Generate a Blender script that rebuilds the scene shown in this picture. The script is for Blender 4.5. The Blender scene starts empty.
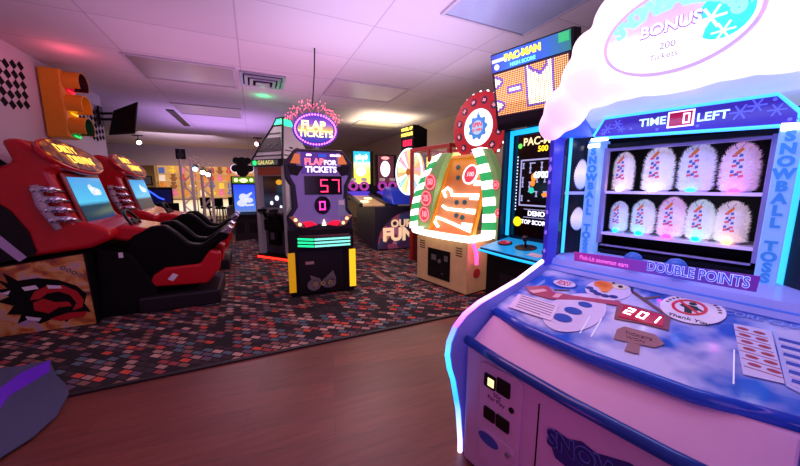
import bpy, bmesh, math, random
from mathutils import Vector, Matrix
random.seed(7)
PI = math.pi
scene = bpy.context.scene
COL = scene.collection
R = math.radians

# ------------------------------------------------------------------ materials
def lin(h):
    h = h.lstrip('#')
    v = [int(h[i:i+2], 16)/255 for i in (0, 2, 4)]
    return tuple(x/12.92 if x <= .04045 else ((x+.055)/1.055)**2.4 for x in v) + (1,)

def newmat(name):
    m = bpy.data.materials.new(name); m.use_nodes = True
    nt = m.node_tree
    return m, nt, nt.nodes['Principled BSDF']

def mat(name, col, rough=.5, metal=0, emit=None, es=0, var=.12, scale=14, alpha=1, bump=0, spec=.5):
    m, nt, b = newmat(name)
    N, L = nt.nodes, nt.links
    tc = N.new('ShaderNodeTexCoord'); nz = N.new('ShaderNodeTexNoise')
    nz.inputs['Scale'].default_value = scale; nz.inputs['Detail'].default_value = 3
    L.new(tc.outputs['Object'], nz.inputs['Vector'])
    mx = N.new('ShaderNodeMix'); mx.data_type = 'RGBA'
    c = lin(col)
    mx.inputs[6].default_value = tuple(x*(1-var) for x in c[:3]) + (1,)
    mx.inputs[7].default_value = tuple(min(1, x*(1+var)) for x in c[:3]) + (1,)
    L.new(nz.outputs['Fac'], mx.inputs[0]); L.new(mx.outputs[2], b.inputs['Base Color'])
    b.inputs['Roughness'].default_value = rough; b.inputs['Metallic'].default_value = metal
    if emit:
        b.inputs['Emission Color'].default_value = lin(emit); b.inputs['Emission Strength'].default_value = es
    b.inputs['Specular IOR Level'].default_value = spec
    if alpha < 1: b.inputs['Alpha'].default_value = alpha
    if bump:
        bp = N.new('ShaderNodeBump'); bp.inputs['Strength'].default_value = bump
        L.new(nz.outputs['Fac'], bp.inputs['Height']); L.new(bp.outputs['Normal'], b.inputs['Normal'])
    return m

def glow(name, col, es=1.5):
    return mat(name, col, .5, 0, col, es)

def ramp_emit(name, stops, axis='Z', es=2.0, base=None, rough=.5, const=False):
    """glow whose colour runs along one axis of the object"""
    m, nt, b = newmat(name); N, L = nt.nodes, nt.links
    tc = N.new('ShaderNodeTexCoord'); sp = N.new('ShaderNodeSeparateXYZ'); r = N.new('ShaderNodeValToRGB')
    L.new(tc.outputs['Generated'], sp.inputs[0]); L.new(sp.outputs['XYZ'.index(axis)], r.inputs[0])
    e = r.color_ramp.elements
    while len(e) < len(stops): e.new(.5)
    for k, (p, c) in enumerate(stops): e[k].position = p; e[k].color = lin(c)
    if const: r.color_ramp.interpolation = 'CONSTANT'
    L.new(r.outputs[0], b.inputs['Emission Color']); L.new(r.outputs[0], b.inputs['Base Color'])
    b.inputs['Emission Strength'].default_value = es; b.inputs['Roughness'].default_value = rough
    return m

# ------------------------------------------------------------------ geometry
def frame(o, xa, ya):
    xa = Vector(xa).normalized(); ya = Vector(ya).normalized(); n = xa.cross(ya)
    return Matrix(((xa.x, ya.x, n.x, o[0]), (xa.y, ya.y, n.y, o[1]), (xa.z, ya.z, n.z, o[2]), (0, 0, 0, 1)))
def front(y=0, x=0, z=0):           # upright board looking toward -y: 2-D coords are (x, z)
    return frame((x, y, z), (1, 0, 0), (0, 0, 1))

class G:
    def __init__(s): s.bm = bmesh.new()
    def verts(s, pts): return [s.bm.verts.new(p) for p in pts]
    def prism(s, pts, vec):
        vec = Vector(vec); a = s.verts(pts); b = s.verts([Vector(p)+vec for p in pts]); n = len(a)
        s.bm.faces.new(a); s.bm.faces.new(b[::-1])
        for i in range(n): s.bm.faces.new((a[i], b[i], b[(i+1) % n], a[(i+1) % n]))
        return s
    def box(s, x0, x1, y0, y1, z0, z1, M=None):
        p = [Vector(q) for q in ((x0, y0, z0), (x1, y0, z0), (x1, y1, z0), (x0, y1, z0))]
        n0 = len(s.bm.verts); s.prism(p, (0, 0, z1-z0))
        if M is not None:
            s.bm.verts.ensure_lookup_table()
            for v in s.bm.verts[n0:]: v.co = M @ v.co
        return s
    def plate(s, M, pts, t=.004, off=.0):
        p = [M @ Vector((x, y, off)) for x, y in pts]
        return s.prism(p, (M.to_3x3() @ Vector((0, 0, 1)))*t)
    def disc(s, M, cx, cy, rx, ry=None, t=.004, off=0, seg=28, rot=0):
        ry = ry or rx; c, d = math.cos(rot), math.sin(rot); P = []
        for k in range(seg):
            a = 2*PI*k/seg; x, y = rx*math.cos(a), ry*math.sin(a); P.append((cx+x*c-y*d, cy+x*d+y*c))
        return s.plate(M, P, t, off)
    def rect(s, M, x0, x1, y0, y1, t=.004, off=0): return s.plate(M, [(x0, y0), (x1, y0), (x1, y1), (x0, y1)], t, off)
    def ring(s, M, cx, cy, ro, ri, t=.004, off=0, seg=32, ry=None, riy=None, a0=0, a1=2*PI):
        full = abs(a1-a0-2*PI) < 1e-6; k = seg if full else seg+1
        A = []
        for i in range(k):
            a = a0+(a1-a0)*i/seg; c, d = math.cos(a), math.sin(a)
            A.append([s.bm.verts.new(M @ Vector((cx+r*c, cy+q*d, o))) for r, q, o in
                      ((ro, ry or ro, off), (ro, ry or ro, off+t), (ri, riy or ri, off+t), (ri, riy or ri, off))])
        for i in range(seg):
            p, q = A[i], A[(i+1) % k]
            for j in range(4): s.bm.faces.new((p[j], q[j], q[(j+1) % 4], p[(j+1) % 4]))
        if not full: s.bm.faces.new(A[0][::-1]); s.bm.faces.new(A[-1])
        return s
    def tube(s, path, r, seg=10, closed=False, flat=1):
        P = [Vector(p) for p in path]; n = len(P); rings = []; up = None
        for i, p in enumerate(P):
            a = P[i-1] if (i or closed) else P[i]; b = P[(i+1) % n] if (i < n-1 or closed) else P[i]
            t = (b-a).normalized()
            if up is None:
                up = Vector((0, 0, 1)) if abs(t.z) < .9 else Vector((1, 0, 0))
            x = t.cross(up).normalized(); up = x.cross(t).normalized()
            rr = r[i] if isinstance(r, (list, tuple)) else r
            rings.append([s.bm.verts.new(p+x*rr*math.cos(2*PI*k/seg)+up*rr*flat*math.sin(2*PI*k/seg)) for k in range(seg)])
        for i in range(n if closed else n-1):
            A, B = rings[i], rings[(i+1) % n]
            for k in range(seg): s.bm.faces.new((A[k], A[(k+1) % seg], B[(k+1) % seg], B[k]))
        if not closed: s.bm.faces.new(rings[0][::-1]); s.bm.faces.new(rings[-1])
        return s
    def cyl(s, a, b, r, r1=None, seg=20): return s.tube([a, b], [r, r if r1 is None else r1], seg)
    def ell(s, c, r, seg=16, rings=10):
        r = r if isinstance(r, (tuple, list)) else (r, r, r)
        M = Matrix.Translation(c) @ Matrix.Diagonal((r[0], r[1], r[2], 1))
        bmesh.ops.create_uvsphere(s.bm, u_segments=seg, v_segments=rings, radius=1, matrix=M); return s
    def text(s, M, body, x, y, size, t=.003, off=0, bold=.0, align='CENTER', shear=0, rot=0, sx=1):
        cu = bpy.data.curves.new('lettering', 'FONT'); cu.body = body; cu.size = size; cu.extrude = t/2/size*size
        cu.align_x = align; cu.align_y = 'CENTER'; cu.offset = bold*size; cu.shear = shear; cu.resolution_u = 3
        o = bpy.data.objects.new('lettering', cu); COL.objects.link(o)
        me = bpy.data.meshes.new_from_object(o.evaluated_get(bpy.context.evaluated_depsgraph_get()))
        T = M @ Matrix.Translation((x, y, off+t/2)) @ Matrix.Rotation(rot, 4, 'Z') @ Matrix.Diagonal((sx, 1, 1, 1))
        me.transform(T); s.bm.from_mesh(me)
        bpy.data.objects.remove(o); bpy.data.curves.remove(cu); bpy.data.meshes.remove(me)
        return s
    def seg7(s, M, ch, x, y, w, h, t=.003, off=0, th=None):
        th = th or w*.2
        on = {'0': 'abcdef', '1': 'bc', '2': 'abged', '5': 'afgcd', '7': 'abc'}[ch]
        S = dict(a=(0, w, h-th, h), d=(0, w, 0, th), g=(0, w, h/2-th/2, h/2+th/2), f=(0, th, h/2, h), e=(0, th, 0, h/2),
                 b=(w-th, w, h/2, h), c=(w-th, w, 0, h/2))
        g = th*.12
        for k in on:
            a, b, c, d = S[k]; s.rect(M, x+a+g, x+b-g, y+c+g, y+d-g, t, off)
        return s
    def build(s, name, m, parent=None, label=None, smooth=False, bevel=0, seg=2):
        bmesh.ops.recalc_face_normals(s.bm, faces=s.bm.faces)
        me = bpy.data.meshes.new(name); s.bm.to_mesh(me); s.bm.free()
        me.materials.append(m)
        if smooth:
            for p in me.polygons: p.use_smooth = True
        o = bpy.data.objects.new(name, me); COL.objects.link(o)
        if parent is not None: o.parent = parent
        if bevel:
            b = o.modifiers.new('bevel', 'BEVEL'); b.width = bevel; b.segments = seg; b.limit_method = 'ANGLE'; b.angle_limit = R(35)
        if label: o['label'] = label
        return o

def tag(o, label, cat, group=None, kind=None):
    o['label'] = label; o['category'] = cat
    if group: o['group'] = group
    if kind: o['kind'] = kind
    return o
def thing(name, loc, rz, label, cat, group=None):
    o = bpy.data.objects.new(name, None); o.empty_display_size = .2; COL.objects.link(o)
    o.location = loc; o.rotation_euler = (0, 0, rz)
    return tag(o, label, cat, group)
def struct(o): o['kind'] = 'structure'; return o
def copy_tree(o, parent=None):
    c = o.copy(); COL.objects.link(c); c.parent = parent
    for ch in list(o.children): copy_tree(ch, c)
    return c

# ------------------------------------------------------------------ shared materials
BLACK = mat('black_satin', '#08080b', .45, spec=.3)
BLACKM = mat('black_matte', '#08080a', .8, spec=.2)
CHAR = mat('charcoal_metal', '#201f25', .45, .3)
GREY = mat('grey_plastic', '#6b6876', .5)
STEEL = mat('brushed_steel', '#a8a8b4', .3, .8)
CHROME = mat('chrome', '#d8d8e4', .12, 1)
WHITE = mat('white_plastic', '#e9e4ee', .4)
REDP = mat('red_gloss_plastic', '#c01620', .22)
ORANGE = mat('orange_plastic', '#e08a2a', .4)
YEL = mat('yellow_panel', '#f2b50c', .45, 0, '#f2b50c', .35)
LEDRED = glow('red_led', '#ff1f4a', 3)
LEDPINK = glow('pink_led', '#ff5ac8', 3)
LEDWHITE = glow('white_led', '#fff4ff', 4)
LEDGREEN = glow('green_led', '#25e878', 2.2)

# ------------------------------------------------------------------ the room
XL, XR, YB, CEIL = -2.42, 4.3, 17.0, 3.1
# wood floor
m, nt, b = newmat('wood_plank_floor'); N, L = nt.nodes, nt.links
tc = N.new('ShaderNodeTexCoord'); mp = N.new('ShaderNodeMapping'); mp.inputs['Rotation'].default_value = (0, 0, R(12))
br = N.new('ShaderNodeTexBrick'); br.offset = .37
for k, v in (('Scale', 1), ('Brick Width', 1.5), ('Row Height', .19), ('Mortar Size', .002), ('Bias', 0)): br.inputs[k].default_value = v
br.inputs['Color1'].default_value = lin('#6e3e34'); br.inputs['Color2'].default_value = lin('#80493c'); br.inputs['Mortar'].default_value = lin('#553a33')
ns = N.new('ShaderNodeTexNoise'); mp2 = N.new('ShaderNodeMapping'); mp2.inputs['Scale'].default_value = (1.2, 14, 1); mp2.inputs['Rotation'].default_value = (0, 0, R(12))
ns.inputs['Scale'].default_value = 2.2; ns.inputs['Detail'].default_value = 5
mx = N.new('ShaderNodeMix'); mx.data_type = 'RGBA'; mx.blend_type = 'MULTIPLY'; mx.inputs[0].default_value = .6
rp_ = N.new('ShaderNodeValToRGB'); rp_.color_ramp.elements[0].color = (.5, .46, .46, 1); rp_.color_ramp.elements[0].position = .3; rp_.color_ramp.elements[1].position = .7
L.new(tc.outputs['Object'], mp.inputs[0]); L.new(mp.outputs[0], br.inputs['Vector']); L.new(tc.outputs['Object'], mp2.inputs[0]); L.new(mp2.outputs[0], ns.inputs['Vector'])
L.new(ns.outputs['Fac'], rp_.inputs[0]); L.new(br.outputs['Color'], mx.inputs[6]); L.new(rp_.outputs[0], mx.inputs[7]); L.new(mx.outputs[2], b.inputs['Base Color'])
b.inputs['Roughness'].default_value = .38
WOOD = m
struct(G().box(-8, XR, -3, YB, -.1, 0).build('floor', WOOD))

# carpet of small slanted blocks
m, nt, b = newmat('block_carpet'); N, L = nt.nodes, nt.links
def mth(op, a, c=None):
    n = N.new('ShaderNodeMath'); n.operation = op
    for i, v in enumerate((a, c)):
        if v is None: continue
        if isinstance(v, (int, float)): n.inputs[i].default_value = v
        else: L.new(v, n.inputs[i])
    return n.outputs[0]
tc = N.new('ShaderNodeTexCoord'); mp = N.new('ShaderNodeMapping'); mp.inputs['Rotation'].default_value = (0, 0, R(38))
L.new(tc.outputs['Object'], mp.inputs[0]); sp = N.new('ShaderNodeSeparateXYZ'); L.new(mp.outputs[0], sp.inputs[0])
yy = mth('DIVIDE', sp.outputs[1], .062); row = mth('FLOOR', yy)
xx = mth('ADD', mth('DIVIDE', sp.outputs[0], .105), mth('MULTIPLY', row, .5)); cl = mth('FLOOR', xx)
fx = mth('FRACT', xx); fy = mth('FRACT', yy)
inx = mth('LESS_THAN', mth('ABSOLUTE', mth('SUBTRACT', fx, .5)), .42); iny = mth('LESS_THAN', mth('ABSOLUTE', mth('SUBTRACT', fy, .5)), .38)
cb = N.new('ShaderNodeCombineXYZ'); L.new(cl, cb.inputs[0]); L.new(row, cb.inputs[1])
wn = N.new('ShaderNodeTexWhiteNoise'); wn.noise_dimensions = '2D'; L.new(cb.outputs[0], wn.inputs['Vector'])
rr = N.new('ShaderNodeValToRGB'); rr.color_ramp.interpolation = 'CONSTANT'; e = rr.color_ramp.elements
cs = [(0, '#1a1418'), (.26, '#33262b'), (.42, '#7e574e'), (.55, '#8e3a40'), (.63, '#4f6670'), (.71, '#a58478'), (.81, '#5e4c5e'), (.89, '#c24c38'), (.95, '#c09c8c')]
while len(e) < len(cs): e.new(.5)
for k, (p, c) in enumerate(cs): e[k].position = p; e[k].color = lin(c)
L.new(wn.outputs['Value'], rr.inputs[0])
mx = N.new('ShaderNodeMix'); mx.data_type = 'RGBA'; mx.inputs[6].default_value = lin('#130f13')
L.new(mth('MULTIPLY', inx, iny), mx.inputs[0]); L.new(rr.outputs[0], mx.inputs[7]); L.new(mx.outputs[2], b.inputs['Base Color'])
b.inputs['Roughness'].default_value = .95
CARPET = m
cp = struct(G().box(-8, XR, 2.87, YB, 0, .012).build('floor_carpet', CARPET))
struct(G().box(-8, XR, 2.84, 2.88, 0, .016).build('trim_1', mat('dark_edge_strip', '#191418', .6)))

WALL = mat('painted_wall', '#cbbfd0', .85, var=.05, scale=3)
struct(G().box(XL-.1, XL, -3, 7.75, 0, CEIL).build('wall_left', WALL))
struct(G().box(-8, XL-.1, 7.65, 7.75, 0, CEIL).build('wall_return', WALL))
struct(G().box(-8.1, -8, 7.65, YB, 0, CEIL).build('wall_recess', WALL))
struct(G().box(XR, XR+.1, -3, YB, 0, CEIL).build('wall_right', mat('beige_wall', '#b9a995', .85, var=.05)))
struct(G().box(-8, XR, -3.1, -3, 0, CEIL).build('wall_behind', WALL))
struct(G().box(-8, XR, YB, YB+.1, 0, CEIL).build('wall_back', mat('cream_back_wall', '#d9c59a', .8, var=.08)))
struct(G().box(-8, XR, YB-1.0, YB-.85, 2.3, CEIL).build('wall_header', mat('lilac_header', '#b7abbb', .85, var=.05)))
struct(G().box(XL, XL+.015, -3, 7.75, 0, .1).build('baseboard_left', mat('dark_baseboard', '#231d22', .6)))

# suspended ceiling: panels with thin grid
m, nt, b = newmat('ceiling_tiles'); N, L = nt.nodes, nt.links
tc = N.new('ShaderNodeTexCoord'); mp = N.new('ShaderNodeMapping'); mp.inputs['Location'].default_value = (1.33, -5.05, 0)
br = N.new('ShaderNodeTexBrick'); br.offset = 0
for k, v in (('Scale', 1), ('Brick Width', 1.28), ('Row Height', .9), ('Mortar Size', .008), ('Mortar Smooth', .2)): br.inputs[k].default_value = v
br.inputs['Color1'].default_value = lin('#d6cfd8'); br.inputs['Color2'].default_value = lin('#cdc6d0'); br.inputs['Mortar'].default_value = lin('#b4abba')
L.new(tc.outputs['Object'], mp.inputs[0]); L.new(mp.outputs[0], br.inputs['Vector']); L.new(br.outputs['Color'], b.inputs['Base Color'])
ns = N.new('ShaderNodeTexNoise'); ns.inputs['Scale'].default_value = 90; bp = N.new('ShaderNodeBump'); bp.inputs['Strength'].default_value = .12
L.new(tc.outputs['Object'], ns.inputs['Vector']); L.new(ns.outputs['Fac'], bp.inputs['Height']); L.new(bp.outputs[0], b.inputs['Normal'])
b.inputs['Roughness'].default_value = .9
struct(G().box(-8, XR, -3, YB, CEIL, CEIL+.1).build('ceiling', m))

# ------------------------------------------------------------------ ceiling fittings
TFR = mat('troffer_frame', '#b9b2bf', .5); TDIF = mat('troffer_lens', '#cfc6cf', .35, bump=.15, scale=60)
def troffer(x0, x1, y0, y1, label, lens=TDIF):
    t = thing('ceiling_light', ((x0+x1)/2, (y0+y1)/2, CEIL), 0, label, 'light', 'unlit ceiling light panels')
    hx, hy = (x1-x0)/2, (y1-y0)/2
    g = G()
    for a in ((-hx, hx, -hy, -hy+.03), (-hx, hx, hy-.03, hy), (-hx, -hx+.03, -hy+.03, hy-.03), (hx-.03, hx, -hy+.03, hy-.03)): g.box(*a, -.02, -.001)
    g.build('light_frame', TFR, t)
    G().box(-hx+.03, hx-.03, -hy+.03, hy-.03, -.012, -.001).build('light_lens', lens, t)
troffer(-1.36, -.12, 5.12, 6.1, 'dull tan ceiling light panel beside the square air vent', mat('tan_lens', '#968a86', .3, bump=.15, scale=60))
troffer(1.23, 2.5, 4.95, 5.87, 'pale grey ceiling light panel between the hanging cord and the tall maze game')
troffer(1.7, 2.75, 1.75, 2.75, 'bluish ceiling light panel directly above the tall maze game', mat('bluish_lens', '#9fb0cf', .2, bump=.1, scale=60))
troffer(-1.36, -.12, 7.7, 8.7, 'small far ceiling light panel behind the tan one', mat('grey_lens', '#7f7a84', .3, bump=.1, scale=60))
troffer(2.5, 3.7, 7.7, 8.6, 'far ceiling light panel over the two upright lane signs', mat('cream_lens', '#d8d2c2', .3, bump=.1, scale=60))

t = thing('air_vent', (.24, 5.5, CEIL), 0, 'square metal air vent in the ceiling with nested louvre rings', 'vent')
g = G(); M = frame((0, 0, 0), (1, 0, 0), (0, -1, 0))
def sqring(g, h, w, z0, z1):
    for a in ((-h, h, -h, -h+w), (-h, h, h-w, h), (-h, -h+w, -h+w, h-w), (h-w, h, -h+w, h-w)): g.box(*a, z0, z1)
sqring(g, .31, .04, -.025, -.001); g.build('vent_frame', STEEL, t)
for i, h in enumerate((.25, .18)):
    g = G(); sqring(g, h, .045, -.05-.015*i, -.03-.015*i); g.build('vent_louvre', STEEL, t)
G().box(-.27, .27, -.27, .27, -.008, -.001).build('vent_throat', BLACKM, t)
G().box(-.1, .1, -.1, .1, -.085, -.07).build('vent_centre', STEEL, t)

t = thing('slot_diffuser', (-1.5, 9.4, CEIL), 0, 'narrow black slot in the ceiling beyond the tan light panel', 'vent')
G().box(-.07, .07, -1.0, 1.0, -.02, -.001).build('slot_frame', BLACK, t)
g = G()
for x in (-.03, .03): g.box(x-.008, x+.008, -.95, .95, -.028, -.02)
g.build('slot_blades', CHAR, t)

def track_spot(x, y, z, label, aim=(.5, -1, -.6), col='#fff0d0'):
    t = thing('track_spotlight', (x, y, z), 0, label, 'spotlight', 'spotlights in the back room')
    G().box(-.14, .14, -.02, .02, -.03, 0).build('track_bar', BLACK, t)
    G().cyl((0, 0, -.03), (0, 0, -.16), .012).build('stem', BLACK, t)
    a = Vector(aim).normalized(); p = Vector((0, 0, -.2))
    G().cyl(p-a*.1, p+a*.08, .05, .075).build('spot_head', BLACK, t)
    G().cyl(p+a*.08, p+a*.088, .065).build('lens', glow('warm_lens', col, 12), t)
track_spot(-3.25, 13.0, CEIL, 'lit black spotlight on the ceiling just beyond the wall television')

# ------------------------------------------------------------------ left wall pieces
def checker(y, z, cols, rows, label, s=.093, sh=.0):
    t = thing('checkered_decal', (XL, y, z), 0, label, 'decal')
    M = frame((.001, 0, 0), (0, 1, 0), (0, 0, 1))
    g = G(); dx, dz = .066, .055
    for i in range(cols):
        for j in range(rows):
            x = (i+.5)*2*dx; y = (j+.5)*dz*2+.03*math.sin(i*1.3)
            g.plate(M, [(x-dx, y), (x, y-dz), (x+dx, y), (x, y+dz)], .002)
    g.build('decal_checks', BLACKM, t)
checker(4.66, 2.38, 7, 5, 'black and white checkered flag decal on the wall before the traffic light')
checker(6.8, 2.28, 7, 5, 'black and white checkered flag decal on the wall between traffic light and television')

t = thing('traffic_light', (XL, 5.95, 2.13), 0, 'orange-yellow three lamp traffic light hung on the wall over the racing games', 'traffic light')
TLY = mat('traffic_yellow', '#d08414', .4, 0, '#e08a10', .03)
t.scale = (.82, .9, .86)
G().box(.02, .3, -.17, .17, 0, 1.02).build('housing', TLY, t, bevel=.03)
G().box(0, .02, -.1, .1, .1, .9).build('wall_plate', CHAR, t)
for k, (z, c, es, inn) in enumerate(((.85, '#ff2038', 1.4, '#150a0c'), (.51, '#ffae10', 1.0, '#d99012'), (.17, '#18d060', .8, '#0b3d26'))):
    g = G()   # hooded visor: a tube cut open underneath
    Mv = frame((.3, 0, z), (0, 1, 0), (0, 0, 1))
    g.ring(Mv, 0, 0, .172, .158, .20, 0, 26, a0=-R(35), a1=R(215))
    v = g.build('visor', TLY, t)
    G().disc(Mv, 0, 0, .15, t=.02, off=0).build('lamp_lens', mat('lamp_%d' % k, inn, .2, 0, c, es*.35), t)
    G().ring(Mv, 0, 0, .158, .153, .185, .012, 26, a0=-R(35), a1=R(215)).build('visor_lining', mat('visor_lining_%d' % k, inn, .6), t)
    G().tube([(.33, -.09, z-.125), (.36, 0, z-.15), (.33, .09, z-.125)], .012, 8).build('lamp_glint', glow('glint_%d' % k, c, 1.6), t)

t = thing('wall_television', (-2.38, 7.5, 2.72), 0, 'tilted black television on a swing arm above the racing games', 'television')
tv = [(.24, -.15, .08), (.60, -.15, .27), (.51, -.15, -.29), (.13, -.15, -.34)]
G().prism(tv, (0, .05, 0)).build('screen_panel', BLACK, t, bevel=.01)
G().prism([(x*.6+.15, -.10, z*.6) for x, y, z in tv], (0, .05, 0)).build('rear_bulge', BLACKM, t, bevel=.01)
G().prism([(x*.9+.037, -.155, z*.9) for x, y, z in tv], (0, .005, 0)).build('screen', mat('dark_screen', '#07070b', .25, spec=.2), t)
G().box(0, .03, -.08, .08, -.16, .16).build('wall_bracket', BLACK, t)
g = G(); g.tube([(.02, 0, .04), (.2, -.1, .04), (.42, .16, .02)], .022, 8); g.tube([(.02, 0, -.06), (.2, -.1, -.06), (.42, .16, -.04)], .022, 8); g.build('swing_arm', BLACK, t)

# ------------------------------------------------------------------ racing games
m, nt, b = newmat('flame_art'); N, L = nt.nodes, nt.links
tc = N.new('ShaderNodeTexCoord'); ns = N.new('ShaderNodeTexNoise'); ns.inputs['Scale'].default_value = 4.5; ns.inputs['Detail'].default_value = 4; ns.inputs['Distortion'].default_value = 1.2
r = N.new('ShaderNodeValToRGB'); e = r.color_ramp.elements; e.new(.5); e.new(.6)
for k, (p, c) in enumerate(((.3, '#5b2f45'), (.46, '#c06a26'), (.56, '#d9a860'), (.72, '#b7a0c0'))): e[k].position = p; e[k].color = lin(c)
L.new(tc.outputs['Object'], ns.inputs['Vector']); L.new(ns.outputs['Fac'], r.inputs[0]); L.new(r.outputs[0], b.inputs['Base Color']); b.inputs['Roughness'].default_value = .5
FLAME = m
m, nt, b = newmat('fire_marquee'); N, L = nt.nodes, nt.links
tc = N.new('ShaderNodeTexCoord'); ns = N.new('ShaderNodeTexNoise'); ns.inputs['Scale'].default_value = 9; ns.inputs['Detail'].default_value = 3; ns.inputs['Distortion'].default_value = .8
r = N.new('ShaderNodeValToRGB'); e = r.color_ramp.elements; e.new(.55)
for k, (p, c) in enumerate(((.40, '#140602'), (.55, '#7a2a06'), (.72, '#f09a18'))): e[k].position = p; e[k].color = lin(c)
L.new(tc.outputs['Object'], ns.inputs['Vector']); L.new(ns.outputs['Fac'], r.inputs[0]); L.new(r.outputs[0], b.inputs['Emission Color']); b.inputs['Emission Strength'].default_value = 1.1; b.inputs['Base Color'].default_value = (.02, .01, .01, 1)
FIREM = m
RSCREEN = ramp_emit('game_screen_sky', [(0, '#122a3c'), (.40, '#1d4257'), (.48, '#56c8ee'), (1, '#3f9fe0')], 'Z', .8, rough=.15)
DKRED = mat('dark_red_plastic', '#8d0f18', .3)
SEATB = mat('black_seat_vinyl', '#050507', .5, spec=.12)
def racing_game():
    # local x runs from the wall into the room, y along the wall
    t = thing('racing_game', (XL, 4.83, 0), 0, '', 'arcade game')
    def pr(pts, y0, y1): return G().prism([(x, y0, z) for x, z in pts], (0, y1-y0, 0))
    # lower cabinet with art side
    pr([(.05, 0), (.8, 0), (.78, .8), (.05, .72)], -.53, .53).build('lower_cabinet', BLACK, t, bevel=.01)
    Ms = frame((0, -.532, 0), (1, 0, 0), (0, 0, 1))
    art = G().plate(Ms, [(.06, .02), (.79, .02), (.765, .79), (.06, .7)], .004).build('side_art', FLAME, t)
    g = G()
    g.plate(Ms, [(.12, .60), (.19, .55), (.17, .66), (.26, .57), (.40, .58), (.55, .54), (.68, .46), (.75, .36), (.72, .26), (.76, .16), (.64, .17), (.56, .08), (.50, .15), (.36, .10), (.30, .17), (.20, .13), (.24, .22), (.14, .24), (.20, .32), (.09, .38), (.18, .42), (.10, .50), (.18, .50)], .003, .004)
    g.build('beast_silhouette', BLACKM, art)  # black spiky silhouette, part of the printed art
    g = G()
    g.plate(Ms, [(.32, .36), (.36, .44), (.46, .49), (.58, .48), (.68, .40), (.72, .30), (.70, .22), (.62, .20), (.66, .28), (.62, .37), (.54, .42), (.45, .41), (.39, .36)], .003, .008)
    g.plate(Ms, [(.34, .33), (.42, .36), (.50, .31), (.60, .30), (.62, .25), (.52, .25), (.44, .20), (.34, .25)], .003, .008)
    g.plate(Ms, [(.44, .14), (.58, .18), (.74, .17), (.70, .12), (.52, .10)], .003, .008)
    g.build('beast_body', mat('beast_red', '#b8161c', .5), art)
    g = G(); g.plate(Ms, [(.28, .50), (.38, .51), (.40, .47), (.30, .46)], .003, .0115); g.plate(Ms, [(.46, .50), (.56, .48), (.57, .45), (.47, .46)], .003, .0115); g.plate(Ms, [(.27, .20), (.38, .16), (.36, .13), (.28, .16)], .003, .0115); g.plate(Ms, [(.13, .46), (.2, .48), (.18, .44)], .003, .0115); g.build('beast_teeth', WHITE, art)
    g = G()
    for k in range(4): g.ring(Ms, .6+.04*k, .66-.03*k, .022, .012, .003, .006, 12)
    g.build('chain_drawing', GREY, art)
    # upper red body, profile extruded along the wall
    body = pr([(.05, .76), (.82, .84), (1.0, .92), (1.02, 1.02), (.86, 1.1), (.76, 1.13), (.62, 1.62), (.7, 1.68), (.64, 1.78), (.42, 1.95), (.3, 1.93), (.36, 1.72), (.1, 1.66), (.05, 1.3)], -.53, .53)
    body = body.build('red_body', REDP, t, bevel=.06, seg=3)
    # arched hood over the sign
    Mo = frame((.62, 0, 1.82), (0, 1, 0), (-.62, 0, .78))
    G().disc(Mo, 0, 0, .6, .235, .05, -.05, 40).build('hood_rim', REDP, t, bevel=.02)
    sg = G().disc(Mo, 0, 0, .565, .205, .01, 0, 40).build('oval_sign', FIREM, t)
    FT = glow('flame_letters', '#ffcf50', 1.8)
    G().text(Mo, 'DIRTY', -.08, .075, .15, .004, .011, -.004, shear=.3).text(Mo, "DRIVIN'", .03, -.065, .16, .004, .011, -.004, shear=.3).build('sign_lettering', FT, sg)
    # screen
    nx = Vector((.975, 0, .22)).normalized()
    Ms2 = frame((.735, 0, 1.37), (0, 1, 0), (-.235, 0, .97))
    G().rect(Ms2, -.47, .38, -.36, .27, .03, -.028).build('screen_bezel', DKRED, t, bevel=.015)
    sc = G().rect(Ms2, -.42, .33, -.31, .22, .006, .004).build('screen', RSCREEN, t)
    g = G(); g.disc(Ms2, .05, .06, .1, .05, .002, .0105); g.disc(Ms2, -.02, .1, .05, .04, .002, .0105); g.disc(Ms2, .14, .05, .07, .04, .002, .0105); g.build('screen_picture', glow('pale_picture', '#cfe4ee', .8), sc)
    # skeleton hand gripping the near edge
    for k in range(4):
        z = 1.47-.1*k; g = G()
        g.tube([(.48+.03*k, -.55, z-.03), (.55+.03*k, -.58, z), (.63+.03*k, -.56, z-.005), (.69+.03*k, -.50, z-.04)], [.026, .036, .028, .012], 8)
        for q in range(3): g.ell((.50+.055*q+.03*k, -.57+.003*q, z-.012), .035, 8, 6)
        g.build('bone_finger', CHROME, t, smooth=True)
    G().tube([(.50, -.55, 1.50), (.53, -.56, 1.32), (.62, -.55, 1.06)], [.035, .045, .03], 8).build('bone_hand', mat('bone', '#b9a9b8', .4), t, smooth=True)
    # black wheel-arch with pale lettering band on the near side
    Mb = frame((0, -.535, 0), (1, 0, 0), (0, 0, 1))
    G().plate(Mb, [(-.02, .74), (-.02, 1.52), (.14, 1.42), (.30, 1.26), (.40, 1.05), (.43, .85), (.40, .80)], .012).build('side_arch', BLACK, t)
    G().plate(Mb, [(-.02, 1.60), (.22, 1.82), (.34, 1.70), (.14, 1.62)], .012).build('side_recess', BLACKM, t)
    band = G().plate(Mb, [(.0, 1.18), (.06, 1.24), (.36, .8), (.3, .76)], .004, .013).build('side_band', mat('lilac_band', '#b9a6cf', .5), t)
    # steering wheel and dash
    Mw = frame((1.07, -.02, 1.06), (0, 1, 0), (-.5, 0, .87))
    G().ring(Mw, 0, 0, .17, .14, .03, 0, 28).rect(Mw, -.15, .15, -.02, .02, .02, .004).disc(Mw, 0, 0, .05, t=.03).build('steering_wheel', BLACK, t, bevel=.008)
    G().cyl((1.0, -.02, 1.0), (1.08, -.02, 1.055), .03).build('steering_column', BLACK, t)
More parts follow.
